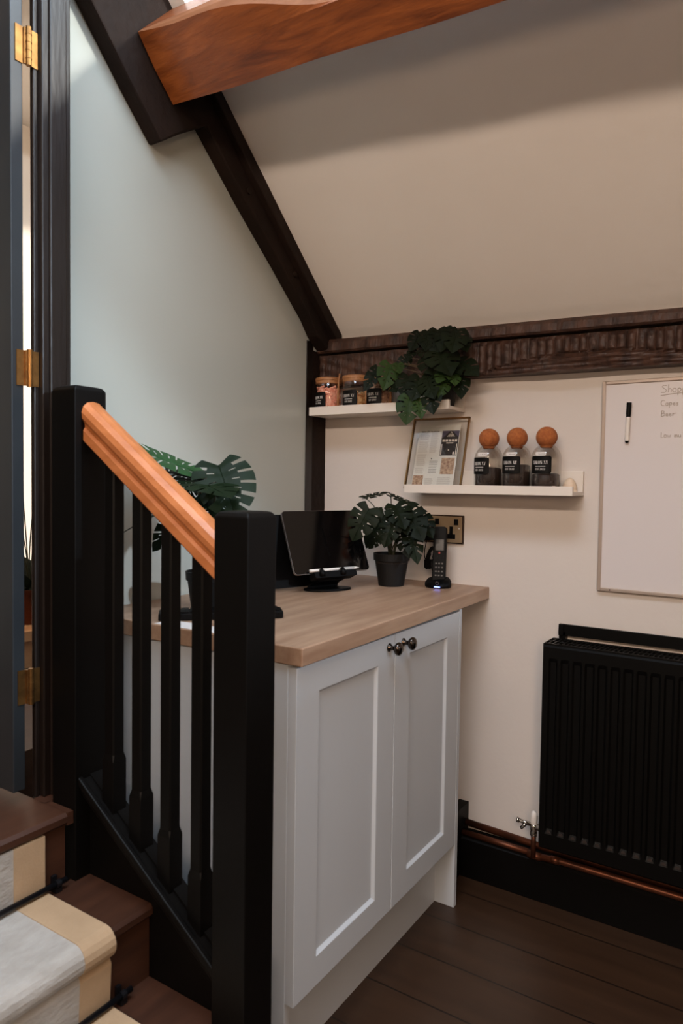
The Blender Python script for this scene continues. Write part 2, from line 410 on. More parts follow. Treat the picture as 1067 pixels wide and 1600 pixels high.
# handrail profile (across y, up the slope normal)
slope = math.atan2(.249, .357)
hx0, hz0 = -1.2235, 1.312; hx1, hz1 = -.847, 1.312 - .3765 * math.tan(slope)
prof = [(-.020, 0), (.020, 0), (.024, .004), (.024, .020), (.020, .026), (.021, .032), (.027, .040), (.028, .050), (.024, .060), (.014, .067), (0, .069), (-.014, .067), (-.024, .060), (-.028, .050), (-.027, .040), (-.021, .032), (-.020, .026), (-.024, .020), (-.024, .004)]
bm = bmesh.new()
ca = math.cos(slope)
A = [bm.verts.new((hx0, .943 + p, hz0 + q / ca)) for p, q in prof]; Bv = [bm.verts.new((hx1, .943 + p, hz1 + q / ca)) for p, q in prof]
bm.faces.new(A); bm.faces.new(Bv[::-1])
for i in range(len(prof)): bm.faces.new([A[i], Bv[i], Bv[(i + 1) % len(prof)], A[(i + 1) % len(prof)]])
obj('side_panel', SIDE, blackp, bn)
hr = obj('handrail', bm, rail_m, bn); hr['label'] = 'orange varnished pine handrail'
# sloping string capping
def capz(x): return .600 - (x + 1.193) * .68
bm = bmesh.new()
prism(bm, [(-1.2245, .912, capz(-1.2245) - .03), (-1.2245, .912, capz(-1.2245)), (-.846, .912, capz(-.846)), (-.846, .912, capz(-.846) - .03)], (0, .060, 0))
obj('base_rail', bm, blackp, bn, bevel=.003)
bm = bmesh.new()
prism(bm, [(-1.2245, .905, capz(-1.2245) - .012), (-1.2245, .905, capz(-1.2245) + .006), (-.846, .905, capz(-.846) + .006), (-.846, .905, capz(-.846) - .012)], (0, .012, 0))
obj('string_moulding', bm, blackp, bn, bevel=.003)
for k in range(4):
    xc = -1.156 + k * .0805; yc = .942
    zt = hz0 - (xc - hx0) * math.tan(slope) + .004; zb = capz(xc) - .01
    bm = bmesh.new(); w0, w1 = .0165, .0143
    lv = [(zb, w0, 0), (zb + .105, w0, 0), (zb + .118, w1, .003), (zt, w1, .003)]
    rings = []
    for z, ww, c in lv:
        c = max(c, .0004)
        rings.append([bm.verts.new((xc + x, yc + y, z)) for x, y in ((-ww + c, -ww), (ww - c, -ww), (ww, -ww + c), (ww, ww - c), (ww - c, ww), (-ww + c, ww), (-ww, ww - c), (-ww, -ww + c))])
    for a, b in zip(rings, rings[1:]):
        for q in range(8): bm.faces.new([a[q], a[(q + 1) % 8], b[(q + 1) % 8], b[q]])
    bm.faces.new(rings[0][::-1]); bm.faces.new(rings[-1])
    obj('baluster', bm, blackp, bn)

# ------------------------------------------------------------------ timber frame
# principal rafter against the green wall, stepped below the purlin, and post
def line(p, q, y): return p[1] + (y - p[0]) * (q[1] - p[1]) / (q[0] - p[0])
u0 = (1.078, 2.336); u1 = (1.293, 2.106)
up_y = .30; up_z = line(u0, u1, up_y)
rb = thing('rafter_beam', 'dark stepped roof rafter on the pale green wall above the post', 'beam', (XT, 1.6, 1.8))
top = [(y, roof_z(-1.42, y) + .004) for y in (YW - .002, 1.6, up_y)]
poly = top + [(up_y, up_z), (.8, line(u0, u1, .8) + .003), u0, (1.19, 2.212), u1, (1.375, 2.165), (1.455, 2.215), (1.62, 2.068), (1.80, 1.922), (1.957, 1.790), (2.0, 1.74), (YW - .002, 1.66)]
obj('rafter', prism(bmesh.new(), [(XT + .001, y, z) for y, z in poly], (.049, 0, 0)), timber, rb, bevel=.005)
# applied plank beside the ceiling edge
pl2 = [(2.112, roof_z(-1.4, 2.112) + .003), (1.42, roof_z(-1.4, 1.42) + .003), (1.40, roof_z(-1.4, 1.40) - .040), (1.62, roof_z(-1.4, 1.62) - .052), (2.03, roof_z(-1.4, 2.03) - .052), (2.112, roof_z(-1.4, 2.112) - .05)]
obj('cover_plank', prism(bmesh.new(), [(-1.406, y, z) for y, z in pl2], (.026, 0, 0)), timber, rb, bevel=.003)
bm = bmesh.new()
for y, dz in ((1.63, -.10), (1.86, -.0)):
    tube(bm, [(-1.41, y, roof_z(-1.4, y) - .07 + dz * .2), (-1.398, y, roof_z(-1.4, y) - .07 + dz * .2)], .009, 10)
obj('peg', bm, timber, rb)
pb = thing('timber_post', 'dark upright timber post in the corner behind the tablet', 'post', (-1.43, 2.03, .918))
obj('post', B(((XT + .001, 2.037, .918), (-1.4515, YW - .001, 1.70))), timber, pb, bevel=.004)
obj('edge_bead', B(((XT + .001, 1.997, .918), (-1.4505, 2.036, 1.73))), blackw, pb, bevel=.003)

# purlin, set square to the roof
pA = V(-1.399, 1.325, 2.209); pB = V(-1.399, 1.209, 2.333)
def purlin():
    bm = bmesh.new(); L = 2.3; n = 60; m_ = 12
    udir = (pB - pA).normalized(); inn = V(0, .72, .694).normalized()   # into the roof
    depth = .16
    rings = []
    for i in range(n + 1):
        t = i / n; x = -1.399 + L * t
        drop = -.048 * t * 2.3
        base = V(x, pA.y, pA.z - .055 * (x + 1.399)) + V(0, .0015 * math.sin(x * 9), .0015 * math.sin(x * 13 + 1))
        # waney top arris: the visible face gets a soft bulging bite
        bite = .016 + .070 * math.exp(-((x + .86) / .20) ** 2) + .008 * math.sin(x * 7)
        if x < -1.27: bite *= max(0.05, 1 - ((-1.27 - x) / .13))
        face = (pB - pA).length + .02 * (x + 1.399)
        pr = [(0, 0), (face * .25, -.002), (face * .5, -.004), (face - bite, -.001), (face - bite * .45, bite * .40), (face, bite * 1.05), (face + .006, depth), (.01, depth), (-.002, depth * .5)]
        rings.append([bm.verts.new(base + udir * a + inn * b) for a, b in pr])
    for a, b in zip(rings, rings[1:]):
        k_ = len(a)
        for k in range(k_):
            f_ = bm.faces.new([a[k], a[(k + 1) % k_], b[(k + 1) % k_], b[k]])
            if k in (3, 4): f_.material_index = 1
    bm.faces.new(rings[0]); bm.faces.new(rings[-1][::-1])
    return bm
tag(obj('roof_purlin', purlin(), orange), 'orange-brown oak beam crossing under the sloping ceiling', 'beam').data.materials.append(sapm)

# wall plate: carved lower beam and thin upper strip
wp = thing('wall_plate_beam', 'dark brown carved beam along the top of the whiteboard wall', 'beam', (-.3, 2.1, 1.6))
def carved():
    bm = bmesh.new(); x0, x1 = -1.450, .62; nx = 760; nz = 22; rows = []
    rnd = random.Random(3); ribs = []; x = x0
    while x < x1: wdt = rnd.uniform(.021, .028); ribs.append((x, wdt, rnd.uniform(.75, 1.2))); x += wdt
    ri = 0
    for i in range(nx + 1):
        x = x0 + (x1 - x0) * i / nx
        while ri < len(ribs) - 1 and x > ribs[ri][0] + ribs[ri][1]: ri += 1
        f = (x - ribs[ri][0]) / ribs[ri][1]; rib = math.sin(PI * min(max(f, 0), 1)) ** .5 * .011 * ribs[ri][2]
        if x < -.86: rib *= .14
        zt = 1.686 - .0155 * (x + 1.4); zb = 1.572 - .012 * (x + .86) if x > -1.2 else 1.58
        arc = zb + .052 * max(0, math.sin(PI * min(max((x + .84) / .66, 0), 1))) ** .7 if x < -.18 else zb + .03 * abs(math.sin(x * 5))
        row = []
        for j in range(nz + 1):
            z = zb + (zt - zb) * j / nz
            if z < arc:
                k = (arc - z) / .05
                y = 2.066 - .006 * math.sin(z * 420 + math.sin(x * 9) * 2) * .5 + .004 * math.sin(x * 17 + z * 90) - .006 * min(k, 1)
            else:
                fade = min(1, (zt - z) / .014) * min(1, (z - arc) / .008 + .15)
                y = 2.076 - rib * fade + .0015 * math.sin(x * 61 + z * 190)
            row.append(bm.verts.new((x, y, z)))
        rows.append(row)
    for a, b in zip(rows, rows[1:]):
        for j in range(nz): bm.faces.new([a[j], b[j], b[j + 1], a[j + 1]])
    # back closing box
    box(bm, (x0, 2.084, 1.574), (x1, YW - .001, 1.668))
    for r in (rows[0], rows[-1]):
        pass
    # top & bottom returns
    tb = [bm.verts.new((r[0].co.x, YW - .001, r[0].co.z)) for r in rows]; tt = [bm.verts.new((r[-1].co.x, YW - .001, r[-1].co.z)) for r in rows]
    for i in range(nx):
        bm.faces.new([rows[i][0], tb[i], tb[i + 1], rows[i + 1][0]]); bm.faces.new([rows[i][-1], rows[i + 1][-1], tt[i + 1], tt[i]])
    return bm
obj('carved_beam', carved(), ribm, wp)
bm = bmesh.new(); rows = []
rnd = random.Random(5); nx = 300
for i in range(nx + 1):
    x = -1.450 + 2.07 * i / nx; zt = 1.736 - .0235 * (x + 1.386) ; zb = 1.692 - .0155 * (x + 1.364)
    s = .004 * abs(math.sin(x * 62)) + .002 * math.sin(x * 23) if x > -.9 else .002 * math.sin(x * 80)
    zt = min(zt + .006, roof_z(x, 2.075) - .001)
    rows.append([bm.verts.new(p) for p in ((x, YW - .001, zb), (x, 2.062 - s, zb), (x, 2.056 - s, zb + .006), (x, 2.060 - s * .6, zt - .016), (x, 2.068, zt - .003), (x, YW - .001, zt - .002))])
for a, b in zip(rows, rows[1:]):
    for k in range(6): bm.faces.new([a[k], a[(k + 1) % 6], b[(k + 1) % 6], b[k]])
bm.faces.new(rows[0]); bm.faces.new(rows[-1][::-1])
obj('upper_strip', bm, ribm, wp)

# ------------------------------------------------------------------ cabinet and worktop
cb = thing('base_cabinet', 'pale greige two-door shaker cabinet under the oak worktop', 'cabinet', (-1.13, 1.5, 0))
CX = -.815; CT = .8785
obj('end_panel', B(((XT + .002, 1.100, 0), (CX - .021, 1.118, CT))), cabm, cb, bevel=.001)
obj('end_panel', B(((XT + .002, 1.884, 0), (CX, 1.902, CT))), cabm, cb, bevel=.001).data
obj('carcass', B(((XT + .002, 1.118, .17), (CX - .023, 1.136, CT)), ((XT + .002, 1.866, .17), (CX - .023, 1.884, CT)), ((XT + .002, 1.136, .17), (CX - .023, 1.866, .188)), ((XT + .002, 1.136, .86), (CX - .023, 1.866, CT)), ((XT + .002, 1.136, .188), (XT + .010, 1.866, .86))), cabm, cb)
obj('plinth', B(((-.893, 1.118, 0), (-.877, 1.884, .168))), cabm, cb)
def shaker(y0, y1, r0=.079, z0=.190, z1=.873):
    bm = bmesh.new(); xa, xb = CX - .021, CX
    f = .0785; dp = .008
    yi0, yi1, zi0, zi1 = y0 + f, y1 - f, z0 + .063, z1 - .061
    o_ = [(y0, z0), (y1, z0), (y1, z1), (y0, z1)]; i_ = [(yi0, zi0), (yi1, zi0), (yi1, zi1), (yi0, zi1)]
    c = .006; j_ = [(yi0 + c, zi0 + c), (yi1 - c, zi0 + c), (yi1 - c, zi1 - c), (yi0 + c, zi1 - c)]
    BK = [bm.verts.new((xa, y, z)) for y, z in o_]; FO = [bm.verts.new((xb, y, z)) for y, z in o_]
    FI = [bm.verts.new((xb, y, z)) for y, z in i_]; DI = [bm.verts.new((xb - dp, y, z)) for y, z in j_]
    for k in range(4):
        n = (k + 1) % 4
        bm.faces.new([BK[k], BK[n], FO[n], FO[k]]); bm.faces.new([FO[k], FO[n], FI[n], FI[k]]); bm.faces.new([FI[k], FI[n], DI[n], DI[k]])
    bm.faces.new(BK[::-1]); bm.faces.new(DI)
    return bm
for (y0, y1, ky) in ((1.1015, 1.4985, 1.471), (1.5015, 1.8825, 1.542)):
    dr = obj('door', shaker(y0, y1), cabm, cb, bevel=.0012)
    bm = lathe(bmesh.new(), (CX, ky, .846), [(.0105, 0), (.0105, .002), (.006, .005), (.0052, .012), (.008, .016), (.0135, .020), (.0160, .025), (.0150, .030), (.0095, .0335), (0, .0345)], 24, axis='x')
    obj('knob', bm, knobm, dr, smooth=True)
bm = B(((-.845, 1.903, .505), (-.822, 1.916, .60))); box(bm, (-.835, 1.9025, .52), (-.826, 1.910, .585))
obj('bracket', bm, blackpl, cb, bevel=.002)
# worktop
bm = bmesh.new()
prism(bm, [(-.797, 1.094, .880), (-.817, YW - .001, .880), (XT + .001, YW - .001, .880), (XT + .001, 1.086, .880)], (0, 0, .037))
tag(obj('worktop', bm, oak, bevel=.0025), 'greige oak worktop holding the tablet, phone and potted plants', 'worktop')

# ------------------------------------------------------------------ picture-ledge shelves
def ledge(name, label, x0, x1, z, zlip, ztop):
    t = thing(name, label, 'shelf', ((x0 + x1) / 2, YW, z), 'white picture-ledge shelves')
    sl = -.016 if name == 'picture_ledge' else 0
    y0 = 1.995
    obj('shelf_board', B(((x0, y0 + .013, z), (x1, YW - .0005, z + .011))), whitep, t, bevel=.001)
    obj('front_lip', B(((x0, y0, z), (x1, y0 + .013, zlip))), whitep, t, bevel=.001)
    obj('back_plate', B(((x0, YW - .013, z + .011), (x1, YW - .0005, ztop))), whitep, t, bevel=.001)
    obj('screw', lathe(bmesh.new(), (x1 - .14 if name != 'picture_ledge' else x1 - .1, YW - .0135, z + .045), [(.0035, 0), (.0035, .001)], 10, axis='y'), sockd, t)
    return t
ledge('picture_ledge', 'upper white picture ledge holding sweet jars and trailing plant', -1.437, -.913, 1.469, 1.498, 1.556)
ledge('wall_ledge', 'lower white picture ledge holding cork-topped bottles and framed article', -1.062, -.5345, 1.210, 1.2365, 1.282)
bpy.data.objects['wall_ledge'].name = 'picture_ledge.001'
ZU, ZL = 1.480, 1.221

# ------------------------------------------------------------------ lettering
def glyph(ch):
    """polygons in a unit-high box, high-contrast serif capitals; returns polys, width"""
    T, t = .20, .045
    def st(x0, y0, x1, y1, w): return [(x0 - w / 2, y0), (x0 + w / 2, y0), (x1 + w / 2, y1), (x1 - w / 2, y1)]
    def hb(x0, x1, y, h=.045): return [(x0, y), (x1, y), (x1, y + h), (x0, y + h)]
    def ring(cx, cy, rx, ry, wx, wy, a0=0, a1=360, n=24):
        out = []
        for k in range(n):
            p, q = [math.radians(a0 + (a1 - a0) * s / n) for s in (k, k + 1)]
            out.append([(cx + rx * math.cos(p), cy + ry * math.sin(p)), (cx + rx * math.cos(q), cy + ry * math.sin(q)), (cx + (rx - wx) * math.cos(q), cy + (ry - wy) * math.sin(q)), (cx + (rx - wx) * math.cos(p), cy + (ry - wy) * math.sin(p))])
        return out
    if ch == 'A': return [st(.04, 0, .36, 1, t), st(.62, 0, .36, 1, T), hb(.14, .56, .3), hb(-.04, .14, 0), hb(.48, .76, 0)], .76
    if ch == 'L': return [st(.16, 0, .16, 1, T), hb(.02, .56, 0), st(.54, 0, .56, .28, t), hb(.02, .34, .955)], .62
    if ch == 'O': return ring(.40, .5, .40, .5, .19, .04), .84
    if ch == 'N': return [st(.10, 0, .10, 1, t), st(.66, 0, .66, 1, t), st(.62, 0, .12, 1, T), hb(.0, .22, 0), hb(.56, .78, .955)], .82
    if ch == 'X': return [st(.64, 0, .12, 1, T), st(.06, 0, .66, 1, t), hb(-.02, .18, 0), hb(.5, .78, 0), hb(0, .28, .955), hb(.56, .76, .955)], .80
    if ch == 'V': return [st(.36, 0, .12, 1, T), st(.38, 0, .64, 1, t), hb(-.02, .28, .955), hb(.54, .74, .955)], .74
    if ch == 'S': return ring(.28, .74, .26, .26, .09, .07, 20, 180, 12) + ring(.28, .26, .26, .26, .09, .07, 200, 360, 12) + [[(.02, .74), (.16, .78), (.54, .26), (.40, .22)]] + [st(.50, .72, .52, .96, t), st(.05, .04, .06, .28, t)], .60
    if ch == 'E': return [st(.13, 0, .13, 1, .14), hb(.02, .5, 0, .06), hb(.02, .5, .94, .06), hb(.1, .4, .48, .06)], .58
    if ch == 'T': return [st(.28, 0, .28, 1, .14), hb(.0, .56, .94, .06)], .60
    if ch == '2': return ring(.25, .74, .25, .26, .11, .07, 0, 170, 12) + [[(.36, .74), (.5, .74), (.14, .06), (0, .06)], hb(0, .5, 0, .09)], .56
    if ch == '0': return ring(.26, .5, .26, .5, .11, .06), .58
    return [], .34
def text_polys(s, h, gap=.08):
    out = []; x = 0
    for ch in s:
        ps, w = glyph(ch)
        for p in ps: out.append([(x + a * h, b * h) for a, b in p])
        x += (w + gap) * h
    x -= gap * h
    return [[(a - x / 2, b) for a, b in p] for p in out], x
def wrap_plate(polys, c, rad, th, a0=0):
    """map flat (u,v) polygons onto a cylinder front (facing -y) as thin solid pieces"""
    bm = bmesh.new()
    for p in polys:
        for (r0, r1) in ((rad, rad + th),):
            lo, hi = [], []
            for u, v in p:
                a = u / rad + a0
                lo.append(bm.verts.new((c[0] + math.sin(a) * r0, c[1] - math.cos(a) * r0, c[2] + v)))
                hi.append(bm.verts.new((c[0] + math.sin(a) * r1, c[1] - math.cos(a) * r1, c[2] + v)))
            n = len(p)
            try:
                bm.faces.new(hi)
                for i in range(n): bm.faces.new([lo[i], lo[(i + 1) % n], hi[(i + 1) % n], hi[i]])
            except ValueError: pass
    return bm
def plate_polys(w, h, n=16, r=.004):
    out = []
    for k in range(n):
        u0, u1 = -w / 2 + w * k / n, -w / 2 + w * (k + 1) / n
        def inset(u):
            d = w / 2 - abs(u)
            return 0 if d >= r else r - math.sqrt(max(0, r * r - (r - d) ** 2))
        out.append([(u0, inset(u0)), (u1, inset(u1)), (u1, h - inset(u1)), (u0, h - inset(u0))])
    return out
def jar_label(parent, c, rad, w, h, th=.0006, a0=0):
    lb = obj('label', wrap_plate(plate_polys(w, h), c, rad, th, a0), labelm, parent)
    ps, wd_ = text_polys('SALON XV', h * .19); kx = w * .70 / wd_
    ps = [[(a * kx, b) for a, b in p] for p in ps]
    ps = [[(a, b + h * .54) for a, b in p] for p in ps]
    for k in range(12): ps.append([(w * (-.24 + .04 * k), h * .395), (w * (-.20 + .04 * k), h * .395), (w * (-.20 + .04 * k), h * .425), (w * (-.24 + .04 * k), h * .425)])
    p2, _ = text_polys('EST 2022', h * .115, .12); ps += [[(a, b + h * .19) for a, b in p] for p in p2]
    obj('lettering', wrap_plate(ps, c, rad + th, .0003, a0), inkw, lb)

# ------------------------------------------------------------------ lower bottles
def scrawl(w, n, seed, rad, c):
    r = random.Random(seed); polys = []
    for k in range(n):
        u = -w / 2 + w * (k + .2) / n; hh = r.uniform(.0010, .0026)
        polys.append([(u, .004), (u + w / n * .3, .004), (u + w / n * .3, .004 + hh), (u, .004 + hh)])
        polys.append([(u, .004), (u + w / n * .7, .004), (u + w / n * .7, .0048), (u, .0048)])
    return polys
bottles = [(-.803, .070, 1.318, 'left', .0), (-.715, .079, 1.302, 'middle', 0), (-.627, .053, 1.31, 'right', 0)]
for i, (bx, hcon, _, which, _) in enumerate(bottles):
    t = thing('glass_bottle', ['round-shouldered glass bottle with cork ball stopper beside the framed article', 'middle of three cork-stoppered glass bottles on the lower ledge', 'cork-stoppered glass bottle nearest the whiteboard, beside the shell'][i], 'bottle', (bx, 2.052, ZL), 'cork-stoppered bottles on the lower ledge')
    c = (bx, 2.052, ZL); R0 = .0425
    prof = [(0, .001), (R0 - .003, .001), (R0, .005), (R0, .100), (R0 - .003, .112), (R0 - .009, .123), (R0 - .016, .130), (.023, .133), (.021, .137)]
    obj('glass_body', lathe(bmesh.new(), c, prof, 40, cap=False), glass, t, smooth=True)
    obj('contents', lathe(bmesh.new(), c, [(0, .003), (R0 - .004, .003), (R0 - .004, hcon - .004), (R0 - .012, hcon), (R0 - .022, hcon - .003), (0, hcon + .003)], 40, cap=False), beans, t, smooth=True)
    bmc = bmesh.new(); bmesh.ops.create_uvsphere(bmc, u_segments=32, v_segments=20, radius=.0305)
    for v in bmc.verts: v.co += V(bx, 2.052, ZL + .158)
    lathe(bmc, (bx, 2.052, ZL + .122), [(.014, .004), (.018, .008), (.019, .018)], 20)
    obj('cork_stopper', bmc, corkm, t, smooth=True)
    lc = (bx, 2.052, ZL + (.0495, .052, .052)[i])
    jar_label(t, lc, R0 + .0003, .064, .050, a0=(-.34, -.16, -.10)[i])
    sk = obj('sticker', wrap_plate(plate_polys(.030, .0105, 8, .0015), (bx - .004, 2.052, ZL + .103), R0 - .0010, .0006), labelw, t)
    obj('handwriting', wrap_plate(scrawl(.022, 7 if i else 3, i, R0, None), (bx - .002, 2.052, ZL + .103), R0 - .0003, .0002), textd, sk)

# shells at the end of the lower ledge
def shell(c, r, sq):
    bm = bmesh.new(); bmesh.ops.create_uvsphere(bm, u_segments=32, v_segments=16, radius=r)
    for v in bm.verts:
        a = math.atan2(v.co.y, v.co.x); k = 1 + .035 * math.cos(a * 14)
        v.co = V(v.co.x * k * sq[0], v.co.y * k * sq[1], v.co.z * sq[2])
    bmesh.ops.bisect_plane(bm, geom=bm.verts[:] + bm.edges[:] + bm.faces[:], plane_co=(0, 0, 0), plane_no=(0, 0, -1), clear_outer=True)
    bmesh.ops.holes_fill(bm, edges=bm.edges[:])
    for v in bm.verts: v.co += Vector(c)
    return bm
tag(obj('seashell', shell((-.560, 2.060, ZL), .022, (1, .8, 1.85)), shellm, smooth=True), 'cream domed seashell at the right end of the lower ledge', 'shell')
tag(obj('seashell', shell((-.595, 2.024, ZL), .012, (1.5, .6, 1.4)), shellm, smooth=True), 'small pale shell lying in front of the right bottle', 'shell')

# ------------------------------------------------------------------ upper jars
def bits(c, R0, h, size, n, seed, h0=.004):
    r = random.Random(seed); bm = bmesh.new()
    for k in range(n):
        a = r.uniform(0, 2 * PI); rr = (R0 - size * .9) * (r.uniform(.80, 1) if r.random() < .75 else r.uniform(.1, .8)); z = h0 + size * .7 + r.uniform(0, 1) * (h - size)
        M_ = Matrix.Translation((c[0] + rr * math.cos(a), c[1] + rr * math.sin(a), c[2] + z)) @ Matrix.Rotation(r.uniform(0, 6), 4, 'X') @ Matrix.Rotation(r.uniform(0, 6), 4, 'Y')
        s = size * r.uniform(.7, 1.05)
        bmesh.ops.create_icosphere(bm, subdivisions=1, radius=s, matrix=M_ @ Matrix.Diagonal((1, .8, .8, 1)))
    lathe(bm, (c[0], c[1], c[2] + h0), [(0, 0), (R0 - size * 1.4, 0), (R0 - size * 1.4, h - size * 1.2), (0, h - size)], 16, cap=False)
    return bm
jars = [(-1.395, pinkm, .088, .0062, 330, 'pink_sweets', 'glass jar of pink sweets nearest the corner post', 'pink sweets filling the left jar on the upper ledge'),
        (-1.284, popm, .062, .0058, 260, 'popcorn', 'glass jar of cream popcorn between two wooden scoops', 'cream and brown popcorn inside the middle upper jar'),
        (-1.190, brownsw, .088, .0066, 300, 'toffee_sweets', 'glass jar of toffee-coloured sweets partly behind the trailing plant', 'brown and cream sweets in the upper jar by the plant')]
for i, (jx, m_, fh, sz, n, cn, lab, clab) in enumerate(jars):
    t = thing('glass_jar', lab, 'jar', (jx, 2.055, ZU), 'lidded jars on the upper ledge')
    c = (jx, 2.055, ZU); R0 = .0455
    obj('glass_body', lathe(bmesh.new(), c, [(0, .001), (R0 - .003, .001), (R0, .004), (R0, .100), (R0 - .003, .105)], 40, cap=False), glass, t, smooth=True)
    if i < 2:
        obj('lid', lathe(bmesh.new(), c, [(R0 - .004, .098), (R0 + .0005, .101), (R0 + .0005, .110), (R0 + .002, .111), (R0 + .002, .119), (R0, .121), (0, .121)], 40), bamboo, t)
    else:
        obj('lid', lathe(bmesh.new(), c, [(R0 - .004, .098), (R0 + .0005, .101), (R0 + .0005, .108), (0, .108)], 40), bamboo, t)
    tag(obj(cn, bits(c, R0, fh, sz, n, i), m_), clab, 'sweets')['kind'] = 'stuff'
    jar_label(t, (jx, 2.055, ZU + .020), R0 + .0004, .064, .050, a0=(-.36, -.05, -.05)[i])
    sx = jx + .0525
    s_ = bmesh.new()
    tube(s_, [(sx, 2.035, ZU + .0045), (sx, 2.033, ZU + .06), (sx + .001, 2.034, ZU + .105), (sx + .004, 2.036, ZU + (.132 if i < 2 else .09))], .0042, 10, .003)
    o = obj('scoop_handle', s_, bamboo, None, smooth=True); o.name = 'wooden_scoop'
    tag(o, ['thin wooden scoop standing between the pink and popcorn jars', 'thin wooden scoop standing between popcorn and toffee jars', 'thin wooden scoop to the right of the toffee jar'][i], 'scoop', 'wooden scoops beside the jars')

# ------------------------------------------------------------------ framed article, leaning
yb, ytp = 2.026, 2.094; fw, fh = .1965, .238
ang = math.atan2(ytp - yb, .235)
FM = Matrix.Translation((-1.079, yb, ZL + .0018)) @ Matrix.Rotation(-ang, 4, 'X')   # local x right, z up, y back
ft = thing('framed_article', 'slim brass-framed newspaper article leaning on the lower ledge', 'picture frame', (-.98, 2.04, ZL))
def fbox(bm, u0, v0, u1, v1, y0, y1): return box(bm, (u0, y0, v0), (u1, y1, v1), FM)
bm = bmesh.new(); q = .0045
for r in ((0, 0, q, fh), (fw - q, 0, fw, fh), (0, 0, fw, q), (0, fh - q, fw, fh)): fbox(bm, *r, -.003, .006)
obj('frame', bm, goldf, ft)
bm = bmesh.new(); fbox(bm, q, q, fw - q, fh - q, .0015, .0025)
obj('glass', bm, pane_m, ft)
bm = bmesh.new(); fbox(bm, .024, .006, .168, .214, .0026, .0031)
pp = obj('article', bm, paperm, ft)
def fpoly(bm, pts, y0, y1):
    lo = [bm.verts.new(FM @ V(u, y1, v)) for u, v in pts]; hi = [bm.verts.new(FM @ V(u, y0, v)) for u, v in pts]
    bm.faces.new(hi); n = len(pts)
    for i in range(n): bm.faces.new([lo[i], lo[(i + 1) % n], hi[(i + 1) % n], hi[i]])
bm = bmesh.new()
rnd = random.Random(2)
def lines(u0, u1, v0, v1, dv=.0032):
    v = v1
    while v > v0:
        fbox(bm, u0, v, u1 - rnd.uniform(0, .006), v + .0012, .0024, .0026); v -= dv
lines(.032, .066, .166, .186); lines(.030, .066, .12, .16); lines(.030, .062, .075, .116); lines(.029, .062, .056, .07)
lines(.070, .098, .12, .19); lines(.068, .098, .010, .035); lines(.112, .160, .010, .038); lines(.030, .060, .050, .056)
obj('text_columns', bm, textm, pp)
bm = bmesh.new()
r = random.Random(9); u = .0675
for wlen in (9,):
    for k in range(wlen):
        hh = .0052 if k == 0 or wlen == 2 else .0034
        fbox(bm, u, .192, u + .0014, .192 + hh, .0023, .0025); fbox(bm, u, .192 + r.choice([0, .0015, .0028]), u + .0026, .1932 + r.choice([0, .0015]), .0023, .0025)
        u += .0034
    u += .0026
cu = bpy.data.curves.new('headline_text', 'FONT'); cu.body = 'Salon XV'; cu.size = .0085; cu.extrude = .0001; cu.offset = .0001
to = bpy.data.objects.new('headline_text', cu); COL.objects.link(to); bpy.context.view_layer.update()
tme = bpy.data.meshes.new_from_object(to.evaluated_get(bpy.context.evaluated_depsgraph_get()))
b3 = bmesh.new(); b3.from_mesh(tme); bpy.data.objects.remove(to)
for v in b3.verts: v.co = FM @ V(.0325 + v.co.x * .98, .0024 - v.co.z, .1915 + v.co.y)
tmp_ = bpy.data.meshes.new('tmp'); b3.to_mesh(tmp_); bm.from_mesh(tmp_); b3.free()
obj('headline', bm, textd, pp); bm = bmesh.new()
v = .093
while v > .052: fbox(bm, .076, v, .106 - r.uniform(0, .004), v + .001, .0023, .0025); v -= .0055
fbox(bm, .080, .100, .084, .104, .0023, .0025)
obj('pull_quote', bm, textd, pp)
ph = obj('shopfront_photo', prism(bmesh.new(), [FM @ V(*p) for p in ((.108, .0023, .112), (.166, .0023, .112), (.166, .0023, .195), (.108, .0023, .195))], FM.to_3x3() @ V(0, .0003, 0)), p_dark, pp)
bm = bmesh.new()
fpoly(bm, [(.108, .195), (.136, .195), (.112, .172), (.108, .172)], .0021, .0023); fpoly(bm, [(.142, .195), (.166, .195), (.166, .172)], .0021, .0023)
obj('sky', bm, p_sky, ph)
bm = bmesh.new()
fpoly(bm, [(.126, .175), (.152, .175), (.139, .192)], .0021, .0023)
for k in range(5): fbox(bm, .112 + k * .0105, .158, .120 + k * .0105, .166, .0021, .0023)
fbox(bm, .126, .152, .150, .155, .0021, .0023); fbox(bm, .110, .114, .113, .150, .0021, .0023); fbox(bm, .161, .114, .164, .150, .0021, .0023)
fbox(bm, .152, .115, .157, .124, .0021, .0023); fbox(bm, .135, .128, .139, .132, .0021, .0023)
obj('gable', bm, p_light, ph)
bm = bmesh.new(); 
for k in range(4): fpoly(bm, [(.130 + k * .006, .175), (.132 + k * .006, .175), (.137 + k * .0013, .188), (.1355 + k * .0013, .188)], .0019, .0021)
obj('gable_timbers', bm, p_dark, ph)
for (a, b, c_, d_) in ((.118, .050, .163, .104), (.026, .008, .062, .046)):
    bm = bmesh.new(); fbox(bm, a, b, c_, d_, .0021, .0025); obj('photo', bm, p_mid, pp)

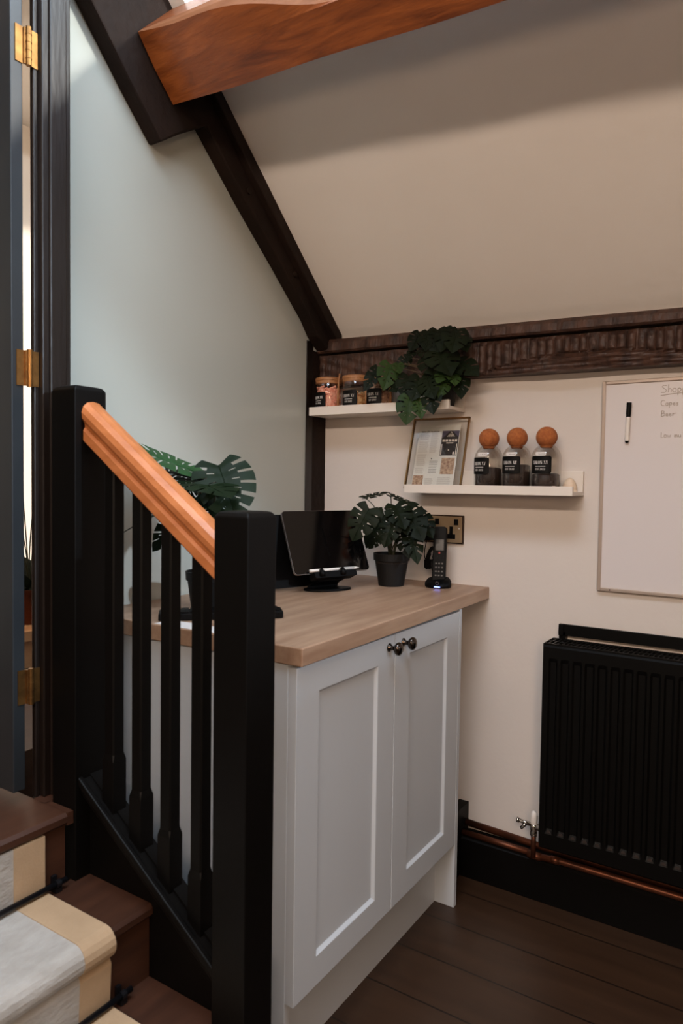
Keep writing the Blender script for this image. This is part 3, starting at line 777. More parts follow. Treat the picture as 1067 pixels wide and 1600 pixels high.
# ------------------------------------------------------------------ leaves
def leaf_mesh(bm, base, tip, wr, kind, seed, slits=5, petiole=None):
    r = random.Random(seed); base = Vector(base); tip = Vector(tip)
    xa = (tip - base); L = xa.length * 1.0; xa.normalize()
    view = (V(0, 0, 1.25) - (base + tip) / 2).normalized()
    if kind[0] == 'f': nrm = view * .8 + V(0, -.1, .45)
    elif kind[0] == 'v': nrm = view + V(.25, 0, -.05)
    else: nrm = V(0, 0, 1) + view * .22
    nrm += V(r.uniform(-.35, .35), r.uniform(-.2, .2), r.uniform(-.1, .2)) * (.8 if kind[0] == 'f' else .3)
    nrm -= xa * nrm.dot(xa); nrm.normalize(); ya = nrm.cross(xa)
    W = L * wr * .50; nA, nB = 56, 8
    droop = r.uniform(.10, .25) * L * (.25 if kind[0] == 'u' else 1); cup = r.uniform(.15, .35)
    for side in (1, -1):
        grid = []
        for i in range(nA + 1):
            th = (i / nA) * math.radians(158)
            ox = L * .80 * (1 - (i / nA)) ** 1.1; o = (ox, 0)
            mx_ = L * (.36 + .58 * math.cos(th) + .16 * math.exp(-(th / .30) ** 2)) if th < PI / 2 else L * (.36 + .56 * math.cos(th))
            my = W * math.sin(th) ** .88 * (1.0 if th < 1.2 else 1.0 + .08 * (th - 1.2))
            my *= min(1, .25 + i / 7) if i < 6 else 1
            row = []
            for j in range(nB + 1):
                v = j / nB; x = o[0] + (mx_ - o[0]) * v; y = my * v
                z = -droop * (x / L) ** 2 * (1 if x > 0 else -.6) + cup * abs(y) - cup * .9 * y * y / W + .004 * L * math.sin(i * .45 + seed)
                row.append(bm.verts.new(base + xa * x + ya * (y * side) + nrm * z))
            grid.append(row)
        for i in range(nA):
            ph_ = ((i + 2) % (nA / slits)) / (nA / slits) if slits else 1
            for j in range(nB):
                if slits and ph_ < (.27 if kind[0] == 'v' else .15) and j >= (4 if kind[0] == 'v' else 3) and 5 < i < nA - 8: continue
                if slits and .5 < ph_ < .62 and j in (2, 3) and 8 < i < nA - 8: continue
                f = [grid[i][j], grid[i + 1][j], grid[i + 1][j + 1], grid[i][j + 1]]
                if (f[0].co - f[1].co).length < 1e-7 and j: continue
                try: bm.faces.new(f if side > 0 else f[::-1])
                except ValueError: pass
    # raised midrib
    mid = [base + xa * (L * t) + nrm * (-droop * t * t + .0006) for t in (0, .25, .5, .75, .95)]
    tube(bm, mid, L * .014, 5, L * .004)
def foliage(root, leaves, mats, pot_c, stem_mat, stem_r, slits, arch=.5):
    for i, (b_, t_, w, k) in enumerate(leaves):
        bm = bmesh.new(); leaf_mesh(bm, b_, t_, w, k, i + 11, slits)
        bmesh.ops.remove_doubles(bm, verts=bm.verts[:], dist=1e-6)
        o = obj('leaf', bm, mats[int(k[1])], root, smooth=True)
        if k[1] == '1' and mats[0] != mats[1]: o['label'] = 'leaf in lighter or skylit green'
        b_ = Vector(b_); pc = Vector(pot_c)
        mid = (b_ + pc) / 2; mid = V(pc.x + (b_.x - pc.x) * .35, pc.y + (b_.y - pc.y) * .35, pc.z + (b_.z - pc.z) * (.75 if b_.z > pc.z else 0) + (.05 * arch))
        obj('stem', tube(bmesh.new(), bez(pc + V(random.uniform(-.008, .008), random.uniform(-.008, .008), -.01), mid, b_, 10), stem_r, 6, stem_r * .6), stem_mat, root, smooth=True)
DESK_LEAVES = [
    ((-1.171, 1.930, 1.192), (-1.118, 1.990, 1.212), 0.80, 'u0'), ((-1.076, 1.805, 1.163), (-1.107, 1.766, 1.078), 1.00, 'f0'),
    ((-1.077, 1.900, 1.141), (-1.122, 1.860, 1.055), 0.95, 'f0'), ((-1.084, 1.950, 1.201), (-1.000, 1.980, 1.169), 0.75, 'u0'),
    ((-1.050, 1.920, 1.171), (-0.997, 1.880, 1.115), 1.05, 'f0'), ((-1.031, 1.950, 1.160), (-0.952, 1.900, 1.088), 0.90, 'f0'),
    ((-1.014, 2.000, 1.144), (-0.946, 1.960, 1.090), 0.80, 'f0'), ((-1.045, 1.900, 1.129), (-1.054, 1.860, 1.056), 0.95, 'f0'),
    ((-1.007, 1.940, 1.090), (-0.961, 1.900, 1.015), 0.70, 'f0'), ((-1.070, 1.872, 1.083), (-1.105, 1.853, 1.044), 0.80, 'f0'),
    ((-1.048, 1.970, 1.091), (-1.009, 1.930, 1.024), 0.80, 'f0'), ((-1.117, 1.990, 1.160), (-1.084, 1.970, 1.146), 0.80, 'u0'),
    ((-1.020, 1.980, 1.118), (-0.998, 1.940, 1.065), 0.90, 'f0')]
SHELF_LEAVES = [
    ((-1.037, 2.040, 1.717), (-1.048, 2.000, 1.668), 0.90, 'f0'), ((-0.995, 2.020, 1.713), (-0.986, 1.980, 1.659), 0.90, 'f0'),
    ((-0.969, 2.030, 1.719), (-0.955, 1.980, 1.649), 0.90, 'f0'), ((-0.930, 2.020, 1.716), (-0.932, 1.970, 1.659), 0.90, 'f0'),
    ((-0.894, 2.000, 1.705), (-0.882, 1.950, 1.641), 1.00, 'f0'), ((-0.896, 2.040, 1.689), (-0.863, 2.000, 1.651), 0.90, 'f0'),
    ((-0.953, 2.000, 1.645), (-0.887, 1.940, 1.580), 0.95, 'f0'), ((-0.989, 2.010, 1.633), (-0.948, 1.960, 1.580), 1.00, 'f0'),
    ((-0.901, 2.020, 1.613), (-0.822, 1.980, 1.577), 0.80, 'f0'), ((-0.893, 2.020, 1.578), (-0.854, 1.960, 1.518), 0.70, 'f0'),
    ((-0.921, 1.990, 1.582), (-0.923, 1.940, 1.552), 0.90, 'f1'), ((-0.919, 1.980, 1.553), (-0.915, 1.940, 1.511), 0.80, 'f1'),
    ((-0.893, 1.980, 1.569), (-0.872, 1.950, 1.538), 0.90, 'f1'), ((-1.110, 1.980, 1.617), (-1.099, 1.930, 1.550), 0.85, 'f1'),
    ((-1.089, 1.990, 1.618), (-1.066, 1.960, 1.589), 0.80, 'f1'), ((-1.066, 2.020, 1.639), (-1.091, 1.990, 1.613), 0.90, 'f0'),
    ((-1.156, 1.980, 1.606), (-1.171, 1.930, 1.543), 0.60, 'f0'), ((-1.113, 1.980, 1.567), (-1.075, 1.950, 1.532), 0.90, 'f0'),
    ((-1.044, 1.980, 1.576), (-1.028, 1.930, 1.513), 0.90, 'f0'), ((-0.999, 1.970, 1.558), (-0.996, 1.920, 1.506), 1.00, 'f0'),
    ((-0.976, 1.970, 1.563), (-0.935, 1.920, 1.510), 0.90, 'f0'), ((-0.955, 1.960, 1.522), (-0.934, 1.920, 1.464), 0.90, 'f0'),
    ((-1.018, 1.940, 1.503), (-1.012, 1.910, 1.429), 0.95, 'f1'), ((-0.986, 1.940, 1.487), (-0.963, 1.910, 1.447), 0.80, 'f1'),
    ((-1.043, 1.950, 1.509), (-1.034, 1.920, 1.467), 0.70, 'f0'), ((-1.056, 2.030, 1.667), (-1.056, 2.000, 1.637), 0.70, 'f0'),
    ((-1.023, 2.030, 1.664), (-0.984, 2.000, 1.641), 0.90, 'f0'), ((-0.970, 1.990, 1.576), (-0.927, 1.950, 1.526), 0.90, 'f0'),
    ((-0.929, 2.030, 1.631), (-0.932, 1.990, 1.601), 0.90, 'f0'), ((-0.955, 2.050, 1.700), (-0.963, 2.020, 1.678), 0.90, 'f0')]
BIG_LEAVES = [
    ((-1.134, 1.220, 1.274), (-1.045, 1.180, 1.170), 0.98, 'v0'), ((-1.231, 1.240, 1.259), (-1.345, 1.098, 1.332), 1.05, 'u1'),
    ((-1.256, 1.260, 1.243), (-1.377, 1.200, 1.276), 0.90, 'u0'), ((-1.189, 1.200, 1.240), (-1.034, 1.140, 1.215), 0.80, 'u0'),
    ((-1.205, 1.300, 1.215), (-1.163, 1.260, 1.152), 0.90, 'f0'), ((-1.291, 1.300, 1.220), (-1.352, 1.260, 1.199), 0.80, 'f0'),
    ((-1.226, 1.240, 1.198), (-1.165, 1.200, 1.142), 1.00, 'f0'), ((-1.249, 1.300, 1.154), (-1.189, 1.260, 1.110), 0.90, 'f0'),
    ((-1.251, 1.175, 1.171), (-1.357, 1.131, 1.117), 0.70, 'u0'), ((-1.337, 1.300, 1.151), (-1.389, 1.250, 1.066), 0.60, 'f0')]
def pot(root, c, r0, r1, h, m_):
    obj('pot', lathe(bmesh.new(), c, [(0, .001), (r0, .001), (r0 + (r1 - r0) * .78, h * .78), (r1 + .001, h * .79), (r1 + .002, h), (r1 - .002, h), (r1 - .003, h - .012)], 40, cap=False), m_, root, smooth=False)
    obj('soil', lathe(bmesh.new(), c, [(0, h - .012), (r1 - .004, h - .012), (r1 - .004, h - .03)], 30, cap=False), soilm, root)
t = thing('potted_swiss_cheese_plant', 'small swiss cheese plant in a black pot between tablet and phone', 'potted plant', (-1.08, 1.955, .917))
pot(t, (-1.08, 1.955, .917), .040, .056, .102, potm); foliage(t, [(a, b, w * .9, k) for a, b, w, k in DESK_LEAVES], [leafd, leafd], (-1.08, 1.955, 1.010), stemm, .0022, 4)
t = thing('trailing_plant', 'bushy trailing plant spilling over the upper ledge from a black pot', 'potted plant', (-.965, 2.055, ZU))
pot(t, (-.962, 2.057, ZU), .036, .046, .082, potm); foliage(t, SHELF_LEAVES, [leafd, leafl], (-.962, 2.055, 1.552), stemb, .0013, 3)
t = thing('large_cheese_plant', 'large swiss cheese plant in a black pot behind the pine handrail', 'potted plant', (-1.215, 1.27, .917))
pot(t, (-1.215, 1.28, .917), .045, .058, .10, potm); foliage(t, BIG_LEAVES, [leafb, leafg], (-1.215, 1.28, 1.005), stemm, .0032, 6)

# ------------------------------------------------------------------ tablet on a stand, case behind
def tablet_matrix(A, yaw, tilt):
    u = V(math.cos(yaw), math.sin(yaw), 0); n = V(-math.sin(yaw), math.cos(yaw), 0)
    upv = n * math.sin(tilt) + V(0, 0, 1) * math.cos(tilt); nn = u.cross(upv)
    m = Matrix.Identity(4)
    for i in range(3): m[i][0] = u[i]; m[i][1] = -nn[i]; m[i][2] = upv[i]; m[i][3] = A[i]
    return m    # local x across, y away from the viewer side, z up
def round_slab(bm, w, h, y0, y1, r, M_, n=6):
    pts = []
    for cx, cz, a0 in ((w - r, r, -90), (w - r, h - r, 0), (r, h - r, 90), (r, r, 180)):
        for k in range(n + 1):
            a = math.radians(a0 + 90 * k / n); pts.append((cx + r * math.cos(a), cz + r * math.sin(a)))
    prism(bm, [M_ @ V(x, y0, z) for x, z in pts], M_.to_3x3() @ V(0, y1 - y0, 0))
    return bm
KT = 1.1; C0 = V(0, 0, 1.235)
TA = C0 + (V(-1.094, 1.465, .997) - C0) * KT
TM = tablet_matrix(TA, 1.210, .421); tw, thh = .2728, .1969
# local -y points to the viewer if needed
tb = thing('tablet', 'black tablet with silver edge propped on a stand on the worktop', 'tablet', (TA.x + .05, TA.y + .12, .95))
sgn = 1 if (TM.to_3x3() @ V(0, 1, 0)).dot(V(0, 0, 1.235) - TA) < 0 else -1
obj('body', round_slab(bmesh.new(), tw, thh, 0, sgn * .007, .012, TM), silver, tb)
obj('screen', round_slab(bmesh.new(), tw - .002, thh - .002, -sgn * .0008, sgn * .001, .011, TM @ Matrix.Translation((.001, 0, .001))), screenm, tb)
sd = thing('tablet_stand', 'low black curved stand holding the tablet and white stylus', 'stand', (-1.19, 1.74, .917))
bm = bmesh.new()
round_slab(bm, .150, .018, -sgn * .020, sgn * .012, .006, TM @ Matrix.Translation((.055, 0, -.019)))
obj('ledge', bm, blackpl, sd)
for uu in (.080, .155):
    bm = bmesh.new(); tube(bm, [TM @ V(uu, -sgn * .018, -.012), TM @ V(uu, -sgn * .023, -.003), TM @ V(uu, -sgn * .020, .006)], .011, 10, .006)
    obj('hook', bm, blackpl, sd, smooth=True)
mc = TM @ V(.13, sgn * .012, -.005); fc = V(-1.205, 1.765, .917)
bm = bmesh.new()
ax = TM.to_3x3() @ V(1, 0, 0)
for k, (p, q) in enumerate(((TM @ V(.13, sgn * .004, -.02), V(-1.20, 1.745, .922)),)):
    rows = []
    for s in range(9):
        tt_ = s / 8; c_ = p.lerp(q, tt_) + V(-.012, .008, 0) * math.sin(PI * tt_); wd2 = .045 + .012 * tt_
        rows.append([bm.verts.new(c_ - ax * wd2 + V(0, 0, .004)), bm.verts.new(c_ + ax * wd2 + V(0, 0, .004)), bm.verts.new(c_ + ax * wd2 - V(.005, 0, .004)), bm.verts.new(c_ - ax * wd2 - V(.005, 0, .004))])
    for a, b in zip(rows, rows[1:]):
        for z in range(4): bm.faces.new([a[z], a[(z + 1) % 4], b[(z + 1) % 4], b[z]])
    bm.faces.new(rows[0]); bm.faces.new(rows[-1][::-1])
obj('neck', bm, blackpl, sd)
bm = bmesh.new(); FMt = Matrix.Translation((-1.185, 1.745, .9172)) @ Matrix.Rotation(.95, 4, 'Z')
pts = [(.078 * math.cos(a) * (1 if math.cos(a) > 0 else .9), .038 * math.sin(a)) for a in [2 * PI * k / 28 for k in range(28)]]
prism(bm, [FMt @ V(x, y, 0) for x, y in pts], (0, 0, .007)); obj('foot', bm, blackpl, sd, bevel=.002)
bm = bmesh.new(); tube(bm, [TM @ V(.045, -sgn * .012, .006), TM @ V(.205, -sgn * .012, .006)], .0045, 12); tube(bm, [TM @ V(.205, -sgn * .012, .006), TM @ V(.224, -sgn * .012, .006)], .0045, 12, .0008)
tag(obj('stylus', bm, pencilm, smooth=True), 'white stylus resting along the bottom of the tablet', 'stylus')
CM = tablet_matrix(V(-1.290, 1.590, .926), 1.235, .05)
bm = round_slab(bmesh.new(), .268, .217, 0, sgn * .010, .010, CM); 
cs = tag(obj('tablet_case', bm, blackpl), 'flat black case standing upright right behind the tablet', 'case')
# black keyboard tray and paper behind the balusters
t = thing('keyboard', 'black slim keyboard lying on the worktop behind the balusters', 'keyboard', (-1.16, 1.30, .918))
KM = Matrix.Translation((-1.215, 1.112, .9185)) @ Matrix.Rotation(.78, 4, 'Z')
bm = bmesh.new(); box(bm, (0, 0, 0), (.285, .062, .016), KM); obj('base', bm, blackpl, t, bevel=.002)
bm = bmesh.new()
for i in range(13):
    for j in range(3): box(bm, (.008 + i * .0208, .004 + j * .0185, .016), (.026 + i * .0208, .0205 + j * .0185, .0195), KM)
obj('keys', bm, blackpl, t)
bm = bmesh.new(); box(bm, (0, 0, 0), (.21, .05, .0008), Matrix.Translation((-1.205, 1.092, .9172)) @ Matrix.Rotation(.02, 4, 'Z'))
tag(obj('paper_sheet', bm, labelw), 'sheet of white paper at the worktop edge behind the balusters', 'paper')

# ------------------------------------------------------------------ socket, charger, phone
t = thing('double_socket', 'brushed metal double wall socket behind the cordless phone', 'socket', (-.975, YW, 1.09))
obj('back_plate', B(((-1.044, 2.110, 1.047), (-.906, 2.1195, 1.139))), sockd, t, bevel=.002)
fp = obj('face_plate', B(((-1.040, 2.107, 1.051), (-.910, 2.110, 1.135))), sockm, t, bevel=.001)
for cx in (-1.008, -.942):
    obj('switch', B(((cx + (.012 if cx < -.97 else .013) - .007, 2.102, 1.108), (cx + (.012 if cx < -.97 else .013) + .007, 2.107, 1.127))), blackpl, t, bevel=.001)
    obj('outlet', B(((cx - .021, 2.1055, 1.063), (cx + .010, 2.1073, 1.078)), ((cx - .010, 2.1055, 1.078), (cx + .001, 2.1073, 1.103))), blackpl, t)
obj('neon', B(((-.921, 2.104, 1.095), (-.916, 2.107, 1.099))), labelw, t)
t = thing('charger_plug', 'black plug in the left socket outlet with its cable', 'plug', (-1.02, 2.10, 1.08))
obj('plug_body', B(((-1.040, 2.072, 1.055), (-1.005, 2.105, 1.098))), blackpl, t, bevel=.004)
obj('cable', tube(bmesh.new(), bez((-1.022, 2.085, 1.056), (-1.03, 2.06, .99), (-.985, 2.035, .985), 8) + bez((-.985, 2.035, .985), (-.968, 2.03, .955), (-.958, 2.02, .932), 8)[1:], .0016, 6), blackpl, t, smooth=True)
bm = bmesh.new()
for k in range(5):
    a0 = k * .7
    tube(bm, [(-.990 + .011 * math.cos(a) + .002 * k + .01 * (math.sin(a)), 2.04 + .004 * k * .5, 1.004 + .036 * math.sin(a)) for a in [a0 + 2 * PI * s / 16 for s in range(16)]], .0020, 6)
box(bm, (-1.004, 2.032, .972), (-.980, 2.048, .998))
obj('coiled_cable', bm, blackpl, t)
t = thing('cordless_phone', 'black cordless phone standing in its charging base on the worktop', 'phone', (-.945, 2.01, .917))
bm = bmesh.new(); c = V(-.943, 2.008, .9175)
rings = []
for z, s in ((0, .92), (.004, 1.0), (.012, 1.0), (.020, .86)):
    rings.append([bm.verts.new(c + V(.042 * s * math.cos(a), .036 * s * math.sin(a), z + (.010 * math.sin(a) + .004 * abs(math.cos(a)) if z > .01 else 0))) for a in [2 * PI * k / 32 for k in range(32)]])
for a, b in zip(rings, rings[1:]):
    for k in range(32): bm.faces.new([a[k], a[(k + 1) % 32], b[(k + 1) % 32], b[k]])
bm.faces.new(rings[0][::-1]); bm.faces.new(rings[-1])
obj('charging_base', bm, blackpl, t, smooth=True)
PM = Matrix.Translation((-.9615, 2.000, .928)) @ Matrix.Rotation(.32, 4, 'Z') @ Matrix.Rotation(-.16, 4, 'X')
hw, hh2 = .042, .180
hs = obj('handset', round_slab(bmesh.new(), hw, hh2, 0, .022, .010, PM), blackpl, t, bevel=.003)
def pk(name, boxes, m_, y0=-.0012, y1=.0008):
    bm = bmesh.new()
    for (a, b, c_, d_) in boxes: box(bm, (a, y0, b), (c_, y1, d_), PM)
    return obj(name, bm, m_, hs)
pk('display', [(.008, .105, .034, .139)], lcdm)
pk('end_call_key', [(.0185, .094, .0235, .0995)], redm)
pk('navigation_keys', [(.009, .082, .016, .088), (.018, .078, .024, .090), (.027, .082, .034, .088)], blackpl)
pk('keypad', [(.0095 + i * .0095, .024 + j * .0125, .0145 + i * .0095, .0285 + j * .0125) for i in range(3) for j in range(4)], keym)
obj('indicator_light', B(((-.938, 1.9700, .9215), (-.920, 1.9735, .9245))), blueled, t)
bm = lathe(bmesh.new(), (-.931, 1.9755, .934), [(.0055, 0), (.0055, .001), (.0042, .001), (.0042, 0)], 20, axis='y'); obj('emblem', bm, keym, t)

# ------------------------------------------------------------------ whiteboard
t = thing('whiteboard', 'wall-mounted whiteboard with a faint handwritten shopping list', 'whiteboard', (0, YW, 1.24))
X0, X1, Z0, Z1 = -.488, .42, .938, 1.537
obj('panel', B(((X0 + .008, 2.1095, Z0 + .008), (X1 - .008, YW - .001, Z1 - .008))), wbm, t)
obj('frame', B(((X0, 2.105, Z0), (X0 + .010, YW - .001, Z1)), ((X1 - .010, 2.105, Z0), (X1, YW - .001, Z1)), ((X0 + .010, 2.105, Z0), (X1 - .010, YW - .001, Z0 + .010)), ((X0 + .010, 2.105, Z1 - .010), (X1 - .010, YW - .001, Z1))), wbf, t, bevel=.002)
obj('screw', lathe(bmesh.new(), (-.452, 2.1045, Z0 + .005), [(.002, 0), (.002, .001)], 10, axis='y'), sockd, t)
def hand(strokes, x, z, s):
    bm = bmesh.new(); 
    for st_ in strokes:
        tube(bm, [(x + a * s, 2.1092, z + b * s) for a, b in st_], .0009, 5)
    return bm
import itertools
def arc(cx, cy, rx, ry, a0, a1, n=10): return [(cx + rx * math.cos(math.radians(a0 + (a1 - a0) * k / n)), cy + ry * math.sin(math.radians(a0 + (a1 - a0) * k / n))) for k in range(n + 1)]
LET = {
 'S': ([[(.75, .95), (.35, 1.0), (.15, .8), (.45, .55), (.75, .3), (.55, .02), (.05, .0)]], .85),
 'h': ([[(.1, 1.1), (.1, 0)], [(.1, .35), (.3, .55), (.45, .4), (.45, 0)]], .55),
 'o': ([arc(.25, .27, .22, .27, 0, 360)], .58), 'p': ([[(.08, .5), (.08, -.45)], arc(.28, .28, .2, .24, 180, -160)], .58),
 'i': ([[(.1, .5), (.1, 0)], [(.1, .75), (.1, .8)]], .25), 'n': ([[(.08, .5), (.08, 0)], [(.08, .3), (.28, .5), (.42, .35), (.44, 0)]], .55),
 'g': ([arc(.25, .27, .2, .24, 0, 360), [(.46, .5), (.46, -.3), (.2, -.42)]], .6),
 'C': ([arc(.4, .5, .36, .5, 50, 300)], .72), 'u': ([[(.05, .5), (.08, .1), (.25, 0), (.42, .2), (.42, .5), (.45, 0)]], .52),
 'a': ([arc(.25, .25, .2, .24, 30, 360), [(.45, .5), (.47, .0)]], .55),
 'e': ([[(.05, .25), (.42, .3), (.3, .5), (.1, .4), (.08, .1), (.3, 0), (.46, .1)]], .5), 's': ([[(.4, .45), (.15, .45), (.12, .3), (.36, .2), (.3, 0), (.05, .02)]], .5),
 'B': ([[(.1, 1), (.1, 0)], [(.1, 1), (.5, .95), (.5, .65), (.1, .52), (.6, .45), (.6, .1), (.1, 0)]], .7),
 'r': ([[(.06, .5), (.1, 0)], [(.08, .25), (.3, .45), (.6, .5)]], .5), 'L': ([[(.1, 1), (.1, 0), (.5, .04)]], .5),
 'w': ([[(.03, .5), (.15, 0), (.3, .4), (.42, 0), (.58, .5)]], .65), 'm': ([[(.05, .5), (.05, 0)], [(.05, .35), (.2, .5), (.28, .3), (.28, 0)], [(.28, .35), (.44, .5), (.52, .3), (.54, 0)]], .62),
 ' ': ([], .45), 'l': ([[(.1, 1), (.1, 0)]], .25), 'k': ([[(.1, 1), (.1, 0)], [(.4, .5), (.1, .25), (.42, 0)]], .5)}
def write(word, x, z, s):
    strokes = []; cx = 0
    for ch in word:
        stt, w_ = LET[ch]
        for q_ in stt: strokes.append([(a + cx, b) for a, b in q_])
        cx += w_ + .05
    return hand(strokes, x, z, s)
wr = [('Shopping', -.334, 1.497, .0195), ('Capes', -.333, 1.461, .0150), ('Beer', -.332, 1.432, .0155), ('Low mu', -.331, 1.374, .0145)]
for wd_, x, z, s in wr: obj('handwriting', write(wd_, x, z, s), inkm, t)
obj('underline', tube(bmesh.new(), [(-.334, 2.1092, 1.489), (-.30, 2.1092, 1.493), (-.24, 2.1092, 1.496)], .0009, 5), inkm, t)
t = thing('marker_pen', 'white marker pen with black cap stuck upright on the whiteboard', 'pen', (-.415, 2.102, 1.42))
a_, b_ = V(-.4130, 2.1005, 1.4735), V(-.4165, 2.1005, 1.3610)
obj('cap', tube(bmesh.new(), [a_, a_.lerp(b_, .03), a_.lerp(b_, .30)], .0066, 14), blackpl, t, smooth=False)
obj('barrel', tube(bmesh.new(), [a_.lerp(b_, .30), a_.lerp(b_, .355), a_.lerp(b_, .3551), a_.lerp(b_, .95)], .0058, 14), pencilm, t)
obj('tip_plug', tube(bmesh.new(), [a_.lerp(b_, .95), a_.lerp(b_, .985), b_], .0056, 14, .003), blackpl, t)
obj('grip_ring', tube(bmesh.new(), [a_.lerp(b_, .29), a_.lerp(b_, .36)], .0061, 14), blackpl, t)

# ------------------------------------------------------------------ radiator
t = thing('radiator', 'black panel radiator on the wall beneath the whiteboard', 'radiator', (-.1, 2.03, .2))
RX0, RX1, RZ0, RZ1 = -.600, .42, .200, .788
def rib_panel(y, dirn):
    bm = bmesh.new(); nx = 420; rows = []
    zs = [RZ0, RZ0 + .006, RZ0 + .046, RZ0 + .060, RZ0 + .075, (RZ0 + RZ1) / 2, RZ1 - .062, RZ1 - .048, RZ1 - .036, RZ1 - .006, RZ1]
    pitch = .0335
    for i in range(nx + 1):
        x = RX0 + (RX1 - RX0) * i / nx; f = ((x - RX0 - .014) % pitch) / pitch
        on = 1 if RX0 + .014 < x < RX1 - .014 else 0
        gr = on * (1 if .14 < f < .62 else (f / .14 if f <= .14 else max(0, 1 - (f - .62) / .14)))
        row = []
        for z in zs:
            k = 0
            if RZ0 + .055 < z < RZ1 - .045: k = 1
            e = .006 if z in (RZ0, RZ1) else 0
            row.append(bm.verts.new((x, y + dirn * (.0065 * gr * k + e), z)))
        rows.append(row)
    for a, b in zip(rows, rows[1:]):
        for j in range(len(zs) - 1): bm.faces.new([a[j], b[j], b[j + 1], a[j + 1]])
    return bm
fpn = rib_panel(1.985, 1); box(fpn, (RX0 + .002, 1.994, RZ0 + .004), (RX1 - .002, 2.004, RZ1 - .004)); obj('front_panel', fpn, radm, t)
obj('rear_panel', B(((RX0 + .004, 2.066, RZ0), (RX1, 2.078, RZ1))), radm, t)
obj('side_cover', B(((RX0 - .003, 1.988, RZ0 + .012), (RX0, 2.078, RZ1 + .003))), radm, t, bevel=.001)
bm = B(((RX0, 1.990, RZ1 - .001), (RX1, 1.998, RZ1 + .004)), ((RX0, 2.066, RZ1 - .001), (RX1, 2.078, RZ1 + .004)))
x = RX0 + .006
while x < RX1:
    prism(bm, [(x, 1.998, RZ1 - .001), (x + .004, 1.998, RZ1 - .001), (x + .010, 2.066, RZ1 - .001), (x + .006, 2.066, RZ1 - .001)], (0, 0, .004)); x += .0125
box(bm, (RX0, 2.028, RZ1 - .002), (RX1, 2.034, RZ1 + .0035))
obj('top_grille', bm, radm, t)
obj('back_bar', B(((RX0 + .010, 2.096, RZ1 + .010), (RX1, 2.104, RZ1 + .043)), ((RX0 + .010, 2.090, RZ1 + .010), (RX0 + .024, 2.104, RZ1 + .043)), ((RX0 + .010, 2.096, RZ1 - .05), (RX0 + .03, 2.119, RZ1 + .02))), radm, t, bevel=.001)
bm = bmesh.new(); x = RX0 + .014
while x < RX1 - .03:
    fz = RZ0 + .050; prism(bm, [(x + .006, 1.9845, fz), (x + .0195, 1.9845, fz), (x + .0165, 1.9845, fz + .008), (x + .009, 1.9845, fz + .008)], (0, .0015, 0)); x += .0335
obj('rib_foot_highlight', bm, mat('rib_end_highlight', (52, 44, 40), .35), t)  # painted highlights: paler plates where the black ribs end
t = thing('radiator_valve', 'chrome lockshield valve with white cap beside the radiator', 'valve', (-.632, 2.035, .15))
vx, vy = -.632, 2.037
obj('tail_pipe', tube(bmesh.new(), [(vx, vy, .140), (vx, vy, .222)], .0075, 14), copper, t, smooth=True)
bm = lathe(bmesh.new(), (vx, vy, .205), [(.0098, 0), (.0105, .002), (.0105, .012), (.009, .014), (.0105, .018), (.0112, .030), (.009, .036)], 20)
lathe(bm, (vx, vy, .233), [(.008, 0), (.009, .010), (.010, .012), (.010, .034)], 16, axis='x')
tube(bm, [(vx - .006, vy - .004, .238), (vx - .042, vy - .012, .245)], .0062, 12, .0052)
tube(bm, [(vx - .040, vy - .012, .245), (vx - .048, vy - .013, .246)], .0075, 12)
tube(bm, [(vx - .020, vy - .009, .240), (vx - .034, vy - .016, .224)], .0058, 10, .0048)
obj('valve_body', bm, chrome, t, smooth=True)
obj('cap', lathe(bmesh.new(), (vx, vy, .240), [(.0092, 0), (.0100, .002), (.0100, .026), (.0085, .034), (.004, .038), (0, .0385)], 20), pencilm, t, smooth=True)
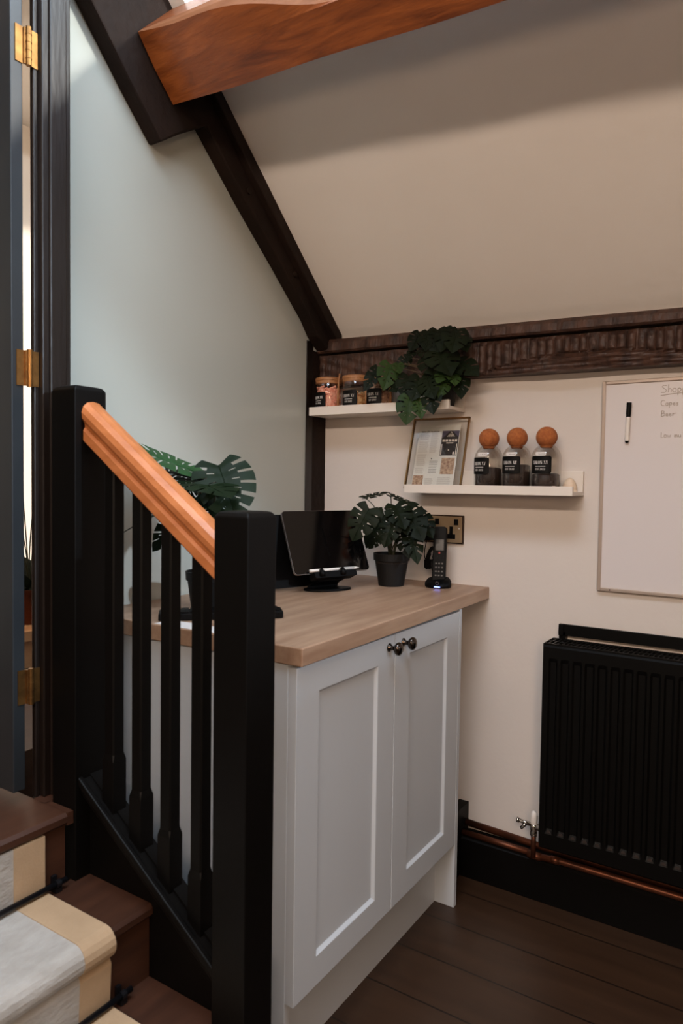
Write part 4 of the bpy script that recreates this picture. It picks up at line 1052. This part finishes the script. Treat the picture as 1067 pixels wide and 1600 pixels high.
# pipes
bm = tube(bmesh.new(), [(-.885, 2.100, .1560), (-.6, 2.100, .1445), (-.24, 2.100, .1415), (.6, 2.100, .141)], .0105, 14)
tag(obj('heating_pipe', bm, copper, smooth=True), 'upper copper heating pipe running along the wall above the skirting', 'pipe', 'copper heating pipes')
bm = tube(bmesh.new(), [(-.868, 2.066, .1375), (-.632, 2.058, .1400)], .0092, 14); tube(bm, [(-.632, 2.050, .1385), (-.55, 2.058, .1400), (.6, 2.062, .1400)], .0098, 14)
tube(bm, [(-.652, 2.050, .1390), (-.612, 2.050, .1390)], .0115, 14); tube(bm, [(-.585, 2.056, .1395), (-.560, 2.057, .1395)], .0115, 14)
tag(obj('heating_pipe', bm, copper, smooth=True), 'lower copper heating pipe lying on the skirting ledge, feeding the valve', 'pipe', 'copper heating pipes')

# ------------------------------------------------------------------ beyond the door
t = thing('far_cabinet', 'pale wooden cabinet seen through the gap beside the door', 'cabinet', (-2.4, 1.55, .56))
obj('carcass', B(((-2.7, 1.25, .565), (-2.29, 1.85, .665)),), farwood, t); obj('top', B(((-2.72, 1.23, .665), (-2.27, 1.87, .70))), farwood, t)
t = thing('far_potted_plant', 'dark potted plant on the far wooden cabinet', 'potted plant', (-2.42, 1.58, .70))
obj('pot', lathe(bmesh.new(), (-2.42, 1.58, .701), [(0, 0), (.06, 0), (.08, .13), (.075, .13), (.07, .11), (0, .11)], 24, cap=False), copper, t)
bm = bmesh.new(); r = random.Random(4)
for k in range(14):
    b0 = V(-2.42, 1.58, .80 + r.uniform(0, .05)); e = b0 + V(r.uniform(-.12, .10), r.uniform(-.14, .14), r.uniform(.02, .14)); leaf_mesh(bm, b0, e, .6, 'f0', 90 + k, 0)
obj('foliage', bm, leafd, t, smooth=True)
bm = bmesh.new()
for k in range(5): tube(bm, bez((-2.42, 1.58, .82), (-2.42 + r.uniform(-.03, .03), 1.58, 1.0), (-2.40, 1.58 + r.uniform(-.14, .14), 1.1 + r.uniform(0, .12)), 8), .0025, 5)
obj('branch', bm, stemm, t)
